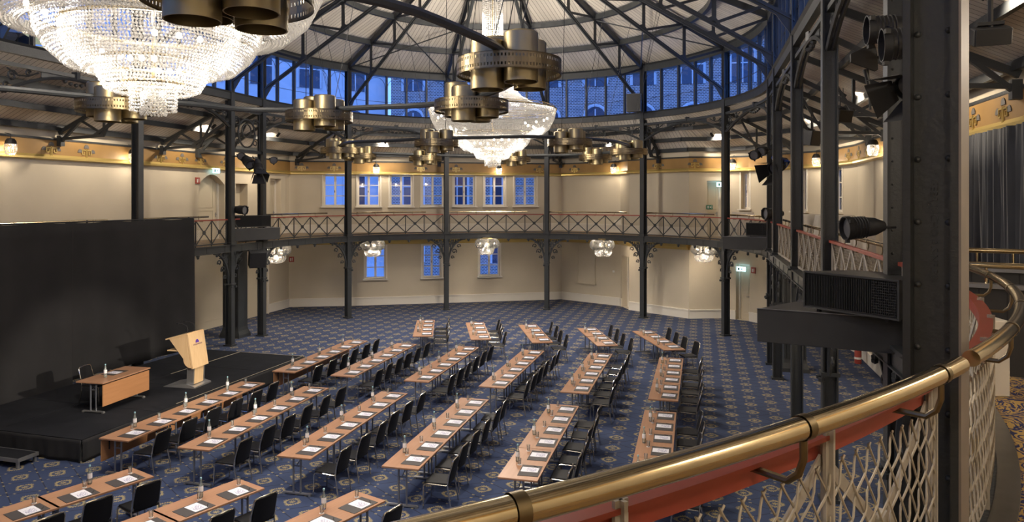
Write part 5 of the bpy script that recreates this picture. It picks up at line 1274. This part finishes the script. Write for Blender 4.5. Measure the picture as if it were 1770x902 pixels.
# ------------------------------------------------------------------ balcony furniture at the right
def cloth_table(c, r, h, label, seed):
    t = thing('high_table', label, 'table', V3(c, ZF)); m_ = MB(); m_.lathe([(0, h - .01), (r * .97, h - .01), (r * .97, h - .03), (0, h - .03)], 24); m_.tube([(0, 0, 0), (0, 0, h - .02)], .04, 8); m_.lathe([(0, 0), (.25, 0), (.22, .03), (0, .04)], 16); m_.build('table_frame', M['steel'], t)
    rnd = random.Random(seed); mb = MB(); K = 72; prof = [(0, h), (r * .98, h), (r * 1.0, h - .02)] + [(r * (1.0 + .04 * q), h - .02 - (h - .05) * q / 6) for q in range(1, 7)]
    for j, (rr, z) in enumerate(prof):
        for k in range(K): a = 2 * PI * k / K; f_ = max(0, j - 2) / 6; mb.v.append(((rr + .055 * f_ * math.sin(a * 13 + seed) + .02 * f_ * math.sin(a * 29)) * math.cos(a), (rr + .055 * f_ * math.sin(a * 13 + seed) + .02 * f_ * math.sin(a * 29)) * math.sin(a), z))
    for j in range(len(prof) - 1):
        for k in range(K): mb.f.append((j * K + k, j * K + (k + 1) % K, (j + 1) * K + (k + 1) % K, (j + 1) * K + k)); mb.mi.append(0)
    o = mb.build('tablecloth', M['white_cloth'], None, smooth=True); o.location = V3(c, ZF + .004); tag(o, 'white cloth draped over the ' + label, 'tablecloth')
def onfl(px, D): return Vector(((px - HX) * D / FOC, D))
cloth_table(onfl(1284, 30.3), .44, 1.16, 'high table behind the small right equipment shelf', 1)
cloth_table(onfl(1398, 25.8), .58, 1.17, 'left one of the high tables beyond the right columns', 2)
cloth_table(onfl(1443, 24.4), .62, 1.17, 'middle high table beyond the right columns', 3)
cloth_table(onfl(1500, 20.0), .45, 1.15, 'right high table beyond the big spotlight', 4)
# dark blue-grey curtain on the upper wall at the far right, and the stair enclosure before it
i, pA, sA = hit(1640); pB = uv(12.62, -LS); n = -A_
curtain('wall_curtain', 'dark blue-grey pleated curtain on the wall at the right edge', pA + n * .16, pB + n * .0, ZF + .05, 6.78, M['velvet'], .09, .30, 420, 9, gather=1, rows=4)
def guard(name, label, A0, A1, posts, z, mt_panel=True):
    t = thing(name, label, 'stair guard', V3(A0, ZF)); o = Vector((*A0, ZF)); d = (A1 - A0); L = d.length; d.normalize(); rz = math.atan2(d.y, d.x)
    m_ = MB(); m_.box(V3(d * L / 2, .42), (L, .05, .84), rz); m_.build('panel', M['box_black'], t)
    m_ = MB(); m_.box(V3(d * L / 2, .865), (L, .14, .04), rz); m_.build('ledge', M['steel'], t)
    m_ = MB()
    for k in range(1, 6): m_.box(V3(d * L * k / 6 + Vector((d.y, -d.x)) * .027, .42), (.012, .006, .82), rz)
    m_.build('joint', M['black'], t)
    m_ = MB(); m_.tube([V3(Vector((0, 0)), z - ZF), V3(d * L, z - ZF)], .030, 14); m_.build('handrail', M['brass'], t, smooth=True)
    for k in range(posts): m_ = MB(); m_.tube([V3(d * L * (k + .5) / posts, .88), V3(d * L * (k + .5) / posts, z - ZF)], .014, 8); m_.build('rail_post', M['brass'], t)
guard('stair_guard', 'near black panelled stair guard with brass rail at the right edge', onfl(1600, 7.4), onfl(1900, 6.6), 4, EYE - (458 - HY) * 7.1 / FOC)
guard('stair_guard', 'rear black panelled stair guard with brass rail at the right edge', onfl(1600, 9.0), onfl(1850, 8.3), 4, EYE - (434 - HY) * 8.6 / FOC)
m_ = MB(); m_.box((0, 0, .33), (.28, .30, .66)); o = m_.build('storage_box', M['wall_white'], bevel=.01); o.location = V3(onfl(1700, 6.4), ZF); o.rotation_euler = (0, 0, -.1); tag(o, 'plain beige box before the black stair guard', 'box')
# fire extinguisher by the lower right wall
i, p, s_ = hit(1482); n = seg_n(WL[i], WL[i + 1]); t = thing('fire_extinguisher', 'red fire extinguisher on the floor by the lower right wall', 'fire extinguisher', V3(G(1483, 628, 0), 0)); m_ = MB(); m_.lathe([(0, 0), (.10, 0), (.11, .03), (.11, .44), (.07, .53), (.03, .55), (0, .55)], 16); m_.build('cylinder', M['redsign'], t, smooth=True); m_ = MB(); m_.box((0, 0, .59), (.05, .16, .03)); m_.lathe([(0, .55), (.03, .55), (.03, .61), (0, .61)], 8); m_.tube([(0, .06, .58), (0, .14, .50), (0, .13, .2)], .012, 6); m_.build('valve', M['black'], t); m_ = MB(); m_.lathe([(.111, .15), (.1115, .15), (.1115, .22), (.111, .22)], 16); m_.build('band', M['signwhite'], t)
